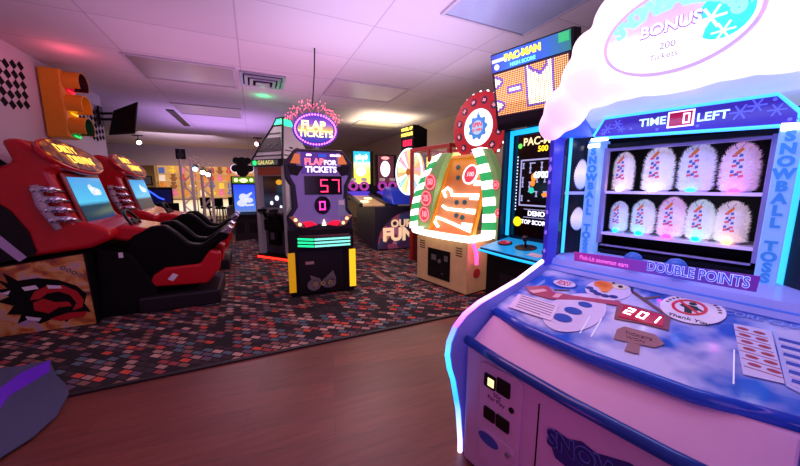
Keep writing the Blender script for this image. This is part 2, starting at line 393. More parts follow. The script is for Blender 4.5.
    # pedal box joins cabinet to seat
    pr([(.78, 0), (1.3, 0), (1.3, .3), (1.1, .72), (.8, .8)], -.36, .42).build('pedal_box', BLACKM, t, bevel=.02)
    Mp = frame((1.02, -.365, .72), (1, 0, 0), (0, 0, 1))
    G().rect(Mp, -.02, .02, -.03, .03, .003).build('small_sticker', WHITE, t)
    # seat
    G().box(1.12, 1.96, -.40, .44, .0, .2).build('seat_base', CHAR, t, bevel=.03)
    G().prism([(1.24, -.2, .2), (1.7, -.2, .2), (1.85, -.2, .45), (1.2, -.2, .5)], (0, .55, 0)).build('seat_pan', SEATB, t, bevel=.03)
    for y in (-.24, .33):
        pr([(1.0, .75), (1.12, .93), (1.3, 1.02), (1.44, 1.03), (1.54, .94), (1.67, .79), (1.8, .77), (1.94, .87), (2.1, .99), (2.16, .96), (2.08, .82), (1.9, .73), (1.75, .5), (1.25, .42), (1.02, .55)], y-.07, y+.07).build('seat_bolster', SEATB, t, bevel=.045, seg=3)
        pr([(1.22, .3), (1.82, .27), (1.97, .44), (2.0, .66), (1.88, .7), (1.76, .53), (1.4, .52), (1.28, .44)], y-.1, y+.02 if y < 0 else y+.1).build('red_side_skirt', REDP, t, bevel=.03, seg=3)
        pr([(2.0, .91), (2.11, 1.0), (2.17, .96), (2.1, .87)], y-.075, y+.075).build('seat_tip', CHROME, t, bevel=.02)
    pr([(1.62, .45), (1.74, .5), (2.1, .88), (2.04, .95), (1.9, .82)], -.18, .28).build('backrest', SEATB, t, bevel=.03)
    pr([(.86, .9), (1.1, .86), (1.32, .93), (1.28, 1.0), (1.0, 1.06)], -.3, .4).build('red_dash', REDP, t, bevel=.04, seg=3)
    Mq = frame((1.47, -.345, .4), (1, 0, 0), (0, 0, 1))
    G().plate(Mq, [(-.05, -.02), (0, -.05), (.06, .02), (.01, .05)], .003).build('warning_sticker', WHITE, t)
    return t
r1 = racing_game(); r1['label'] = 'red racing game with skeleton fingers and flame side art fully in view'
r2 = copy_tree(r1); r2.location.y = 4.83+1.8; r2['label'] = 'red racing game half hidden behind the other red racing game'
for o in (r1, r2): o['group'] = 'red racing games'

# floor mat at lower left
t = thing('floor_mat', (-1.9, 2.6, .017), 0, 'slate blue floor mat with a purple edge stripe at the end of the carpet', 'mat')
mt = mat('slate_mat', '#4a5676', .5, scale=60)
ax, ay = -1.9, 2.6
def mp_(pts, z): return [(x-ax, y-ay, z) for x, y in pts]
G().prism(mp_([(-2.2, 1.6), (-1.6, 1.6), (-1.38, 2.1), (-1.35, 2.3), (-1.28, 2.42), (-1.25, 2.6), (-1.29, 2.86), (-1.38, 3.03), (-1.5, 3.2), (-1.66, 3.5), (-2.2, 3.5)], .0), (0, 0, .008)).build('mat_sheet', mt, t)
G().prism(mp_([(-1.62, 2.83), (-1.66, 3.0), (-1.57, 3.28), (-1.66, 3.5), (-1.76, 3.34), (-1.78, 3.08), (-1.9, 2.7)], .009), (0, 0, .003)).build('purple_stripe', mat('purple_stripe', '#5a1ea8', .4, 0, '#5a1ec8', .22), t)

# ------------------------------------------------------------------ flap ticket game
def ledtext(g, M, s, x, y, size, **k): return g.text(M, s, x, y, size, **k)
t = thing('ticket_game', (.775, 4.215, 0), -R(4), 'upright black and lilac ticket game with red 57 display and oval lit sign on top', 'arcade game')
F0 = front(0)
cx = .03
def sym(pts): return [(cx+x, z) for x, z in pts] + [(cx-x, z) for x, z in pts[::-1]]
G().box(cx-.43, cx+.43, .0, .62, .02, .93).build('base_cabinet', BLACK, t, bevel=.012)
head = G().plate(front(.5), sym([(.30, 1.96), (.44, 1.78), (.43, 1.6), (.37, 1.5), (.37, 1.2), (.44, 1.1), (.42, .92)][::-1]), .5).build('head_housing', mat('purple_black_housing', '#1d1a30', .35), t, bevel=.015)
PAN = mat('lilac_steel_panel', '#9088b8', .4, .2, '#7a60d0', .13, scale=5)
face = G().plate(F0, sym([(.27, 1.92), (.31, 1.86), (.27, 1.72), (.37, 1.62), (.31, 1.5), (.29, 1.22), (.37, 1.1), (.3, .99)][::-1]), .012).build('front_panel', PAN, t, bevel=.004)
Ff = front(-.012)
G().rect(Ff, -.2, .25, 1.65, 1.92, .006).build('title_panel', mat('title_purple', '#3a2c66', .3, 0, '#7a4ad0', .35, scale=6), face)
G().text(Ff, 'FLAP', -.035, 1.797, .115, .006, .008, .04).build('title_word_flap', glow('warm_title', '#ff7a8a', 1.3), face)
G().text(Ff, 'FOR', .165, 1.79, .085, .006, .008, .04).text(Ff, 'TICKETS', .05, 1.70, .105, .006, .008, .04).build('title_words', glow('white_title', '#f4e6ff', 1.3), face)
TL_ = glow('title_light', '#ffd0ff', 5)
for u in (-.1, .2, .27): G().rect(Ff, u-.03, u+.03, 1.875, 1.895, .006, .008).build('title_light', TL_, face)
G().rect(Ff, .02, .12, 1.86, 1.9, .004, .008).build('title_blue_gem', glow('blue_gem', '#2858d8', .7), face)
d = G().rect(Ff, -.17, .31, 1.38, 1.62, .01).build('score_window', mat('score_black', '#08070c', .15), t)
G().seg7(Ff, '5', .03, 1.41, .1, .17, .004, .011, .017).seg7(Ff, '7', .18, 1.41, .1, .17, .004, .011, .017).build('score_digits', glow('score_red', '#ff2a58', 4), d)
d = G().disc(Ff, .05, 1.24, .105, .12, .012).build('round_window', mat('round_black', '#0b0912', .15), t)
G().seg7(Ff, '0', .005, 1.175, .085, .12, .004, .013, .02).build('credit_digit', glow('credit_pink', '#ff2a90', 4), d)
for s in (-1, 1):
    x = cx+s*.3
    G().plate(Ff, [(x-s*.06, 1.89), (x-s*.0, 1.90), (x+s*.06, 1.78), (x-s*.06, 1.77)], .012).build('orange_lamp', mat('orange_lamp', '#d07838', .4, 0, '#e08048', .5), t)
    G().plate(Ff, [(x-s*.1, 1.74), (x+s*.1, 1.76), (x+s*.06, 1.64), (x-s*.02, 1.62)], .01).build('dark_corner', BLACK, t)
    # red wings with end lamps
    G().plate(front(-.03), [(cx+s*.05, .985), (cx+s*.21, .955), (cx+s*.25, 1.03), (cx+s*.14, 1.035)], .02).build('red_wing', mat('red_wing_%d' % s, '#c81838', .3, 0, '#ff1840', .7), t, bevel=.006)
    w = G().plate(front(-.03), [(cx+s*.22, .955), (cx+s*.31, .965), (cx+s*.41, 1.1), (cx+s*.34, 1.11)], .03).build('wing_lamp_case', mat('wing_case', '#c99a6a', .4), t, bevel=.01)
    for q in (0, 1): G().disc(front(-.06), cx+s*(.28+.05*q), 1.0+.06*q, .022, t=.006).build('wing_bulb', glow('wing_bulb', '#ffd8a0', 1.6), w)
    G().box(cx+s*.405-.045, cx+s*.405+.045, -.012, .0, .08, .62).build('yellow_side_strip', YEL if s < 0 else glow('yellow_lit', '#ffc820', 1.0), t, bevel=.004)
G().plate(front(-.03), [(cx+.0, .97), (cx+.03, 1.06), (cx+.06, .97)], .01).build('centre_spark', glow('spark', '#ffe8c0', 2), t)
# light bar shelf
G().prism([(-.29, .0, .68), (-.09, -.12, .68), (.39, -.12, .68), (.43, 0, .68)], (0, 0, .15)).build('light_shelf', CHAR, t, bevel=.008)
G().prism([(-.27, .0, .832), (-.09, -.1, .832), (.37, -.1, .832), (.40, 0, .832)], (0, 0, .012)).build('shelf_top', mat('bronze_top', '#6e4a52', .35), t)
Ml = frame((-.29, 0, .68), (.2, -.12, 0), (0, 0, 1))
Lw = math.hypot(.2, .12)
BG_, BT_ = glow('bar_green', '#20e890', 1.6), glow('bar_teal', '#7ae8d0', 1.3)
for q in range(3):
    G().rect(Ml, .01, Lw-.004, .02+.045*q, .045+.045*q, .008, .002).build('green_light_bar', BG_, t)
    G().rect(front(-.122), -.085, .385, .70+.045*q, .725+.045*q, .008).build('teal_light_bar', BT_, t)
# cartoonless lower picture: grey shapes
Fl = front(-.002)
a = G().rect(Fl, -.28, .3, .06, .62, .006).build('lower_door', mat('lower_door_black', '#0e0c12', .3), t)
g = G(); g.disc(Fl, -.1, .16, .09, .08, .003, .007); g.disc(Fl, .1, .17, .1, .07, .003, .007); g.plate(Fl, [(-.15, .3), (-.02, .24), (.02, .14), (-.12, .2)], .003, .007); g.plate(Fl, [(.0, .2), (.16, .34), (.2, .22), (.1, .1)], .003, .007); g.build('door_picture', mat('door_picture_grey', '#6f6a6a', .6, scale=30, var=.4), a)
g = G()
for k in range(3): g.ring(Fl, -.08+.1*k, .17, .03, .018, .003, .011, 14)
g.build('door_picture_rings', mat('door_picture_yellow', '#b8a34a', .6), a)
G().rect(Fl, -.2, -.09, .45, .49, .006, .007).build('small_plate', mat('small_plate', '#b08a86', .4), a)
n = G().rect(Ff, .25, .35, 1.08, 1.32, .004, .001).build('paper_notice', mat('paper_blue', '#93a6c8', .7), t)
g = G(); g.rect(Ff, .262, .338, 1.24, 1.3, .002, .005); g.build('notice_top', WHITE, n)
# oval topper
G().cyl((cx, .3, 1.94), (cx, .3, 2.1), .035).box(cx-.12, cx+.12, .22, .38, 1.95, 1.98).build('topper_post', STEEL, t)
Fo = front(.25)
ov = G().disc(Fo, cx, 2.245, .3, .225, .06, -.06, 44).build('oval_sign', mat('oval_purple', '#3a2a86', .35, 0, '#5a3ad8', .5), t, bevel=.01)
G().disc(Fo, cx, 2.245, .235, .165, .006, .001, 40).build('oval_picture', ramp_emit('oval_picture', [(0, '#2838a0'), (.28, '#5a4ab8'), (.5, '#d8b860'), (.72, '#7a4ab0'), (1, '#3a2a90')], 'Z', .9), ov)
g = G(); g.text(Fo, 'FLAP', 0, 2.295, .15, .004, .008, .03).text(Fo, 'TICKETS', .03, 2.185, .12, .004, .008, .02); g.build('oval_lettering', glow('oval_letters', '#fff090', 2.2), ov)
RB_ = glow('ring_bulb', '#ff78c8', 3)
for k in range(44):
    q = 2*PI*k/44; G().ell((cx+.268*math.cos(q), .245, 2.245+.196*math.sin(q)), .0125, 6, 5).build('ring_bulb', RB_, ov)
g = G()
for k in range(90):
    q = R(15)+R(150)*random.random(); rr_ = .24+.10*random.random()
    p = (cx+1.22*rr_*math.cos(q), .27+.04*random.random(), 2.265+rr_*1.12*math.sin(q)); g.ell(p, .007, 5, 4)
sp_ = g.build('crown_sparkles', glow('crown_pink', '#ff5a78', 3.5), ov); sp_['kind'] = 'stuff'
g = G()
for k in range(7):
    q0 = R(20+k*20); g.tube([(cx+.3*math.cos(q0), .28, 2.245+.22*math.sin(q0)), (cx+.36*math.cos(q0+.1), .28, 2.275+.31*math.sin(q0+.1)), (cx+.32*math.cos(q0+.3), .28, 2.255+.25*math.sin(q0+.3))], .004, 6)
g.build('crown_wire', glow('crown_wire', '#e05a90', 1.2), ov)
cord = tag(G().tube([(.765, 4.02, CEIL), (.778, 4.18, 2.85), (.787, 4.36, 2.66), (.790, 4.485, 2.52)], .008, 8).build('hanging_cord', BLACK), 'thin black cord hanging from the ceiling to the oval lit sign', 'cord')

# ------------------------------------------------------------------ rocket shooter game
SIL = mat('rocket_silver', '#b0aab4', .45, .1, '#b0a0b0', .07, scale=4, var=.2); GUN = mat('rocket_gunmetal', '#5c5862', .45, .1)  # slight glow put into the silver to brighten it
t = thing('rocket_game', (.32, 6.72, 0), -R(51), 'tall rocket shaped game with green lit tip and red glowing floor strip', 'arcade game')
W = .37
for s in (-1, 1):
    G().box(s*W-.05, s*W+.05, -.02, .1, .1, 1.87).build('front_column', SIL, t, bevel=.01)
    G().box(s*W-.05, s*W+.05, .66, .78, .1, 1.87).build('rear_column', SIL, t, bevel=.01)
G().box(-W, W, .1, .72, .1, 1.0).build('lower_body', GUN, t, bevel=.01)
G().box(-W, W, .42, .76, 1.0, 1.87).build('rear_body', BLACK, t)
G().box(-W-.05, W+.05, -.03, .79, .02, .1).build('plinth', BLACK, t)
G().box(-W-.06, W+.06, -.045, -.03, .02, .055).box(-W-.075, -W-.06, -.045, .79, .02, .055).build('red_floor_strip', glow('red_strip', '#ff2418', 4), t)
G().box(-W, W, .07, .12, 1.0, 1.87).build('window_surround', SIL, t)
G().box(-W+.11, W-.11, .05, .1, 1.04, 1.68).build('play_window', ramp_emit('rocket_window', [(0, '#1a1c28'), (.3, '#2c3a50'), (.5, '#141420'), (.8, '#3a2a18'), (1, '#0c0a10')], 'Z', .6, rough=.1), t)
g = G(); g.disc(front(.05), .1, 1.25, .05, t=.006); g.disc(front(.05), -.05, 1.15, .04, t=.006); g.disc(front(.05), .2, 1.08, .03, t=.006); g.build('window_flashes', glow('flash', '#d8e8ff', 1.6), t)
G().disc(front(.05), .18, 1.56, .08, .05, t=.006).build('window_emblem', glow('emblem', '#e0a020', 1.0), t)
G().box(-W+.05, W-.05, -.01, .1, 1.7, 1.85).build('red_band', mat('rust_band', '#8e3a26', .5, 0, '#8e3a26', .2), t)
G().plate(frame((0, -.02, .92), (1, 0, 0), (0, .5, .5)), [(-.32, 0), (.32, 0), (.3, .14), (-.3, .14)], .06).build('control_shelf', GUN, t)
for x in (-.16, .16):
    G().cyl((x, -.06, .98), (x, -.02, .86), .03).box(x-.02, x+.02, -.2, -.02, .98, 1.04).build('gun_handle', BLACK, t)
G().box(-.12, .12, -.02, .1, .3, .88).box(-.22, .22, -.03, .1, .6, .82).build('coin_tower', BLACK, t, bevel=.008)
G().box(-.05, .05, -.03, -.02, .42, .56).build('coin_slots', GREY, t)
hd = G().box(-W-.06, W+.06, -.06, .8, 1.87, 2.0).build('header_box', CHAR, t, bevel=.006)
Fh = front(-.06)
G().rect(Fh, -.4, .3, 1.89, 1.98, .006).build('header_glow', ramp_emit('header_glow', [(0, '#28b048'), (.18, '#1c6a30'), (.3, '#5a6a58'), (1, '#3a3a40')], 'X', .9), hd)
G().text(Fh, 'GALAGA', -.02, 1.935, .11, .004, .007, .01).build('header_lettering', glow('gold_letters', '#d8c878', 1.0), hd)
G().disc(Fh, -.32, 1.935, .045, t=.006, off=.007).build('header_green_lamp', LEDGREEN, hd)
B0 = [(-.42, -.05, 2.0), (.42, -.05, 2.0), (.42, .79, 2.0), (-.42, .79, 2.0)]
T0 = [(-.09, .22, 2.66), (.19, .22, 2.66), (.19, .52, 2.66), (-.09, .52, 2.66)]
def frustum(g, A, Bq):
    a = g.verts(A); b_ = g.verts(Bq); g.bm.faces.new(a[::-1]); g.bm.faces.new(b_)
    for i in range(4): g.bm.faces.new((a[i], a[(i+1) % 4], b_[(i+1) % 4], b_[i]))
    return g
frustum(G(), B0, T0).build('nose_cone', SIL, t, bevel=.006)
Mf = frame((0, -.05, 2.0), (1, 0, 0), (0, .27, .66)); Mr = frame((.42, .37, 2.0), (0, 1, 0), (-.28, 0, .66))
for MM in (Mf, Mr):
    w = G().plate(MM, [(-.31, .16), (.31, .16), (.21, .45), (-.21, .45)], .012).build('cone_window', BLACK, t)
    g = G()
    for k in range(4): g.disc(MM, -.12+.09*k, .24+.06*(k % 2), .05, .025, .004, .013)
    g.build('cone_window_detail', CHAR, w)
    G().rect(MM, -.36, .36, .06, .085, .008).rect(MM, -.18, .18, .53, .56, .008).build('cone_panel_line', CHAR, t)
for x, y in ((-.41, -.05), (.41, -.05), (.41, .78)):
    G().tube([(x, y, 2.0), (x*.33+.05, .37+(y-.37)*.36, 2.66)], .022, 8).build('cone_rib', BLACK, t)
frustum(G(), T0, [(-.04, .27, 2.8), (.14, .27, 2.8), (.14, .47, 2.8), (-.04, .47, 2.8)]).build('tip_lamp', glow('tip_green', '#30e8a0', 1.8), t)
G().tube([(-.09, .22, 2.66), (-.04, .27, 2.8)], .016, 6).tube([(.19, .22, 2.66), (.14, .27, 2.8)], .018, 6).box(-.05, .15, .26, .48, 2.8, 2.83).box(-.10, .20, .21, .225, 2.65, 2.68).build('tip_frame', BLACK, t)

# ------------------------------------------------------------------ blue screen game at the back
t = thing('blue_screen_game', (-.21, 9.5, 0), R(4), 'tall game with bright blue screen and black lobed topper at the back', 'arcade game')
G().box(-.3, .3, 0, .6, .0, .7).build('cabinet', CHAR, t, bevel=.01)
for x in (-.15, .15): G().box(x-.09, x+.09, -.01, 0, .2, .5).build('lower_hatch', BLACK, t)
G().box(-.3, .3, .06, .5, .7, 1.74).build('monitor_case', BLACK, t, bevel=.01)
G().prism([(-.3, -.12, .68), (.3, -.12, .68), (.3, .1, .74), (-.3, .1, .74)], (0, 0, .04)).build('control_deck', BLACK, t)
sc = G().rect(front(.06), -.26, .26, .78, 1.52, .006).build('screen', ramp_emit('blue_screen', [(0, '#58709a'), (.25, '#3a66d8'), (1, '#1a3ad8')], 'Z', 1.4), t)
g = G(); Fs = front(.052); g.disc(Fs, -.04, 1.18, .1, .1, .003); g.disc(Fs, .1, 1.1, .1, .07, .003); g.disc(Fs, -.08, 1.02, .12, .09, .003, .001); g.plate(Fs, [(0, 1.22), (.17, 1.32), (.19, 1.28), (.05, 1.14)], .003, .002); g.plate(Fs, [(0, .98), (.2, 1.0), (.22, .95), (.02, .93)], .003, .002)
g.build('screen_figure', glow('pale_figure', '#c8d4f0', 1.0), sc)
hd = G().rect(front(.05), -.27, .27, 1.56, 1.72, .008).build('header', glow('header_greenyellow', '#5a8a1a', .8), t)
g = G(); g.disc(front(.04), -.18, 1.64, .05, t=.004); g.disc(front(.04), .0, 1.63, .1, .055, t=.004); g.disc(front(.04), .19, 1.64, .045, t=.004); g.build('header_picture', glow('header_pale', '#e8f4a0', 1.8), hd)
g = G(); Ft = front(.2)
for a, b_, r_ in ((-.14, 2.16, .085), (.14, 2.16, .085), (0, 2.1, .15), (-.18, 1.95, .09), (.18, 1.95, .09), (0, 1.88, .15)): g.disc(Ft, a, b_, r_, t=.12+.003*(a+b_))
g.build('topper', BLACKM, t)
TG_ = glow('topper_glow', '#e8d8ff', 1.2)
G().ring(front(.26), -.18, 1.95, .11, .09, .01, a0=R(90), a1=R(270)).build('topper_glow', TG_, t); G().ring(front(.26), .18, 1.95, .11, .09, .01, a0=-R(90), a1=R(90)).build('topper_glow', TG_, t)

# ------------------------------------------------------------------ wheel redemption game
TAN = mat('tan_wood_panel', '#d2a878', .5, 0, '#d2a878', .1, scale=7, var=.2)
GRN = mat('arch_green', '#84ac6a', .4, 0, '#84ac6a', .35)
t = thing('wheel_game', (2.43, 3.78, 0), -R(79), 'pale wooden ticket game with big red number wheel and glowing candy striped arch', 'arcade game')
G().box(-.56, .49, 0, .62, .03, .76).build('base_cabinet', TAN, t, bevel=.008)
G().box(-.52, .46, .03, .6, 0, .03).build('kick_plate', BLACK, t)
cd = G().rect(front(0), -.29, .18, .13, .57, .012).build('coin_door', BLACK, t, bevel=.004)
Fd = front(-.012); g = G(); g.rect(Fd, -.2, -.1, .4, .48, .006); g.rect(Fd, .07, .14, .42, .5, .006); g.build('coin_plate', STEEL, cd)
G().disc(Fd, -.03, .4, .03, t=.006).disc(Fd, .03, .22, .012, t=.006).build('coin_lock', GREY, cd)
for x in (-.43, .34):
    g = G()
    for k in range(4): g.rect(front(0), x-.06, x+.06, .54+.035*k, .552+.035*k, .004)
    g.build('speaker_grille', CHAR, t)
G().disc(frame((.49, .2, .3), (0, 1, 0), (0, 0, 1)), 0, 0, .07, t=.006).build('side_badge', mat('side_badge', '#c03a3a', .5), t)
G().prism([(-.6, -.04, .76), (.53, -.04, .76), (.53, .62, .8), (-.6, .62, .8)], (0, 0, .05)).build('deck', TAN, t, bevel=.01)
path = [(-.6, .4, .80), (-.6, -.03, .80), (-.3, -.075, .80), (-.03, -.085, .80), (.25, -.075, .80), (.53, -.03, .80), (.53, .4, .80)]
G().tube(path, .045, 10).build('deck_light_tube', glow('warm_tube', '#fff0e0', 3.5), t, smooth=True)
G().tube([(.54, .05, .74), (.56, .1, .6), (.55, .12, .45)], .025, 8).build('pink_side_glow', glow('pink_side', '#ff5ab0', 1.5), t)
# arch: curved side bands with badges, and striped lamps beside them
Fa = front(.20)
def xl(q): return -.90+.58*q**2.3
def xr(q): return .93-.30*q**2.6
AW, AGL = glow('arch_white', '#fff8f0', 2.6), glow('arch_green_lamp', '#2eb060', .8)
RED_B, PNK_B = mat('badge_red', '#d8484a', .5, 0, '#e04850', .5), glow('badge_pink', '#ff90a0', 1.1)
zz_ = lambda q: .82+1.14*q
QS = [k/12 for k in range(13)]
wb = lambda q: .36*(1-.62*q*q)      # width of the badge band
wl_ = lambda q: .18*(1-.25*q)       # width of the lamp band
for side in ('l', 'r'):
    if side == 'l':
        lamp_a, lamp_b = (lambda q: xl(q)), (lambda q: xl(q)+wl_(q))
        band_a, band_b = lamp_b, (lambda q: xl(q)+wl_(q)+wb(q))
    else:
        band_a, band_b = (lambda q: xr(q)), (lambda q: xr(q)-.12*(1-.3*q))
        lamp_a, lamp_b = band_b, (lambda q: xr(q)-.12*(1-.3*q)-.2*(1-.3*q))
    bnd = G().plate(Fa, [(band_a(q), zz_(q)) for q in QS]+[(band_b(q), zz_(q)) for q in QS[::-1]], .12, -.05).build('arch_band', GRN, t, bevel=.01)
    n = 11
    for k in range(n):
        q0, q1 = k/n, (k+1)/n
        d = -.035 if side == 'l' else .02
        G().plate(Fa, [(lamp_a(q0), zz_(q0)+d), (lamp_a(q1), zz_(q1)+d), (lamp_b(q1), zz_(q1)), (lamp_b(q0), zz_(q0))], .15, -.06).build('white_arch_lamp' if k % 2 == 0 else 'green_arch_lamp', AW if k % 2 == 0 else AGL, t)
    for k, q in enumerate((.2, .42, .64) if side == 'l' else (.3, .6)):
        x, z, r_ = (band_a(q)+band_b(q))/2, zz_(q), .125 if side == 'l' else .055
        Pq = []
        for m_ in range(28):
            a_ = 2*PI*m_/28; rad = r_*(1.12 if m_ % 2 else .92); Pq.append((x+rad*math.cos(a_), z+rad*math.sin(a_)))
        bg_ = G().plate(Fa, Pq, .01, .072).build('arch_badge', RED_B, bnd)
        G().ring(Fa, x, z, r_*.92, r_*.8, .006, .083, 24).text(Fa, ('10', '25', '50')[k], x, z, r_*1.0, .006, .083, .04).build('badge_marking', PNK_B, bg_ if False else bnd)
# sloping playfield
yb = Vector((0, .3, 1.06)).normalized()
Mp = frame((0, .12, .82), (1, 0, 0), yb)
PF = ramp_emit('playfield_orange', [(0, '#c86a3a'), (.35, '#c88a5a'), (.7, '#c46a38'), (1, '#d8902a')], 'Z', .45)
pf = G().plate(Mp, [(-.36, 0), (.48, 0), (.49, 1.13), (-.26, 1.13)], .03, -.03).build('playfield', PF, t)
G().plate(Mp, [(-.38, 0), (-.34, 0), (-.24, 1.13), (-.28, 1.13)], .06, -.01).plate(Mp, [(-.28, 1.11), (.52, 1.11), (.52, 1.15), (-.28, 1.15)], .06, -.01).plate(Mp, [(.46, 0), (.50, 0), (.52, 1.13), (.48, 1.13)], .06, -.01).build('playfield_rim', mat('orange_rim', '#d88a20', .4, 0, '#d88a20', .3), t)
LW_, LS_ = glow('lane_white', '#fff0e8', 2.8), glow('lane_steps', '#fff2e0', 1.8)
for pts in (((-.2, .06), (-.29, .12), (-.27, .2), (-.1, .17), (.44, .06)), ((-.2, .38), (-.1, .34), (.44, .33)), ((-.18, .52), (-.26, .6), (-.18, .66), (-.1, .62), (-.06, .55), (.44, .56))):
    G().tube([Mp @ Vector((a_, b_, .03)) for a_, b_ in pts], .022, 8).build('lane_tube', LW_, pf, smooth=True)
for k in range(5): G().rect(Mp, .24+.02*k, .45, .1+.2*k, .17+.2*k, .02, .0).build('lane_step', LS_, pf)
bd = G().disc(Mp, .2, .86, .12, .13, .02, .002).build('target_badge', mat('target_red', '#d03848', .4, 0, '#e04058', .6), pf)
G().ring(Mp, .2, .86, .13, .115, .02, .01, ry=.14, riy=.125).build('target_ring', glow('target_ring', '#fff0f0', 3), bd)
G().text(Mp, '100', .2, .86, .09, .004, .023, .02).build('target_number', glow('target_number', '#ffb0b8', 1.4), bd)
BU_ = mat('bumper_teal', '#3a6a6e', .4)
for x, y_ in ((-.08, .98), (-.03, .82), (.05, .45), (.2, .46), (.1, .26), (.22, .24)): G().disc(Mp, x, y_, .035, t=.02, off=.002, seg=10).build('playfield_bumper', BU_, pf)
WX = .21
# wheel
G().box(-.05, .4, .52, .6, .8, 2.1).build('wheel_post', GREY, t)
Fw = front(.5)
wl = G().disc(Fw, WX, 2.30, .475, t=.05, seg=48).build('number_wheel', mat('wheel_red', '#b81824', .35, 0, '#c01828', .25), t, bevel=.01)
Fq = front(.45)
G().disc(Fq, WX, 2.30, .25, t=.006, seg=40).build('wheel_centre', glow('wheel_centre', '#f4f6ff', 1.2), wl)
P = []
for k in range(36):
    q = 2*PI*k/36; rad = .17 if k % 4 in (0, 1) else .14; P.append((WX+rad*math.cos(q), 2.30+rad*math.sin(q)))
g = G().plate(Fq, P, .005, .007); g.plate(Fq, [(WX-.02, 2.45), (WX, 2.53), (WX+.02, 2.45)], .005, .007); g.build('gear_emblem', glow('gear_blue', '#3a80c8', .8), wl)
G().disc(Fq, WX, 2.30, .095, t=.004, off=.013).build('gear_hub', glow('gear_hub', '#a8c8e8', .8), wl)
g = G(); g.text(Fq, 'SPIN', WX, 2.335, .085, .004, .018, .02).text(Fq, 'N WIN', WX, 2.265, .055, .004, .018, .015); g.build('hub_lettering', glow('hub_red', '#d03040', .8), wl)
g2 = G(); SN_ = mat('spot_navy', '#1c2450', .4)
for k, nstr in enumerate(('20', '50', '30', '80', '20', '60', '40', '90', '20', '50', '30', '60')):
    q = R(15+30*k); x, z = WX+.36*math.cos(q), 2.30+.36*math.sin(q)
    G().disc(Fq, x, z, .05, t=.005, seg=18).build('number_spot', SN_, wl); g2.text(Fq, nstr, x, z, .055, .003, .006, .02, rot=q-PI/2)
g2.build('number_lettering', glow('wheel_number', '#f09aa0', .9), wl)
for k in range(24):
    q = R(15*k); G().ell((WX+.475*math.cos(q), .48, 2.30+.475*math.sin(q)), .018, 8, 6).build('wheel_bulb', LEDWHITE, wl)

# ------------------------------------------------------------------ tall maze game
DBLUE = mat('deep_blue_plastic', '#10163a', .35); CYAN = glow('cyan_edge', '#18b8ff', 1.25)
t = thing('maze_game', (2.22, 2.17, 0), -R(86), 'tall maze game with amber dot screen on top and cyan edged monitor', 'arcade game')
G().prism([(-.40, .03, 0), (-.40, .80, 0), (-.40, .80, .86), (-.40, .03, .80)], (.8, 0, 0)).build('base_cabinet', BLACK, t, bevel=.01)
G().rect(front(.03), -.2, .12, .2, .62, .008).build('coin_door', CHAR, t, bevel=.004)
G().prism([(-.43, -.05, .80), (.43, -.05, .80), (.43, .42, .88), (-.43, .42, .88)], (0, 0, .05)).build('control_deck', DBLUE, t, bevel=.015)
Md = frame((0, -.05, .852), (1, 0, 0), (0, .47, .08))
G().rect(Md, -.42, .42, .0, .47, .006).build('deck_top', mat('deck_cyan', '#1888c8', .3, 0, '#18a0e0', .55, scale=6), t)
G().tube([(-.43, -.055, .825), (0, -.075, .825), (.43, -.055, .825)], .012, 8).build('deck_edge_light', CYAN, t)
jb = G().disc(Md, -.02, .22, .11, .09, .006, .006).build('joystick_plate', mat('joystick_plate', '#2a2a3a', .3), t)
G().cyl(Md @ Vector((-.02, .22, .01)), Md @ Vector((-.02, .22, .08)), .01).ell(Md @ Vector((-.02, .22, .1)), .03, 14, 10).build('joystick', mat('joystick_black', '#2a1418', .2), jb, smooth=True)
g = G()
for k in range(4): q = PI/2*k; g.plate(Md, [(-.02+.08*math.cos(q-.2), .22+.065*math.sin(q-.2)), (-.02+.1*math.cos(q), .22+.08*math.sin(q)), (-.02+.08*math.cos(q+.2), .22+.065*math.sin(q+.2))], .003, .013)
g.build('plate_arrows', mat('arrow_red', '#d03038', .4), jb)
for x in (-.28, .25):
    bt = G().disc(Md, x, .22, .065, .055, .02, .006).build('start_button', mat('button_red_%d' % (x > 0), '#b02838', .25, 0, '#c02838', .3), t, bevel=.005)
    G().ring(Md, x, .22, .078, .066, .012, .006, ry=.067, riy=.056).build('button_collar', CHAR, bt)
G().rect(Md, .12, .26, .05, .13, .003, .007).build('instruction_card', WHITE, t)
G().box(-.40, .40, .36, .82, .86, 2.08).build('monitor_case', DBLUE, t, bevel=.01)
for s in (-1, 1):
    G().prism([(s*.42, .22, .90), (s*.42, .85, .90), (s*.42, .85, 2.12), (s*.42, .25, 2.08)], (.03*s, 0, 0)).build('side_wing', DBLUE, t, bevel=.006)
Fm = front(.29, -.03)
for a in ((-.375, -.335, .96, 2.06), (.335, .375, .96, 2.06), (-.335, .335, 2.01, 2.06)): G().rect(Fm, *a, .012, -.02).build('cyan_bezel_light', CYAN, t)
sc = G().rect(Fm, -.335, .335, .97, 2.01, .02, -.07).build('monitor_glass', mat('monitor_black', '#020208', .12), t)
Fz = front(.335, -.03)
MZ = glow('maze_line', '#9aa2c8', .9)
g = G()
for a in ((-.24, .24, 1.745, 1.76), (-.24, .24, 1.29, 1.305), (-.25, -.235, 1.29, 1.76), (.235, .25, 1.29, 1.76)): g.rect(Fz, *a, .003, -.004)
random.seed(3)
lay = ['#.##.#.##.#', '#.#..#..#.#', '..#.###.#..', '#...#.#...#', '#.#.#.#.#.#', '#.#.....#.#', '..###.###..', '#...#.#...#', '#.#.....#.#']
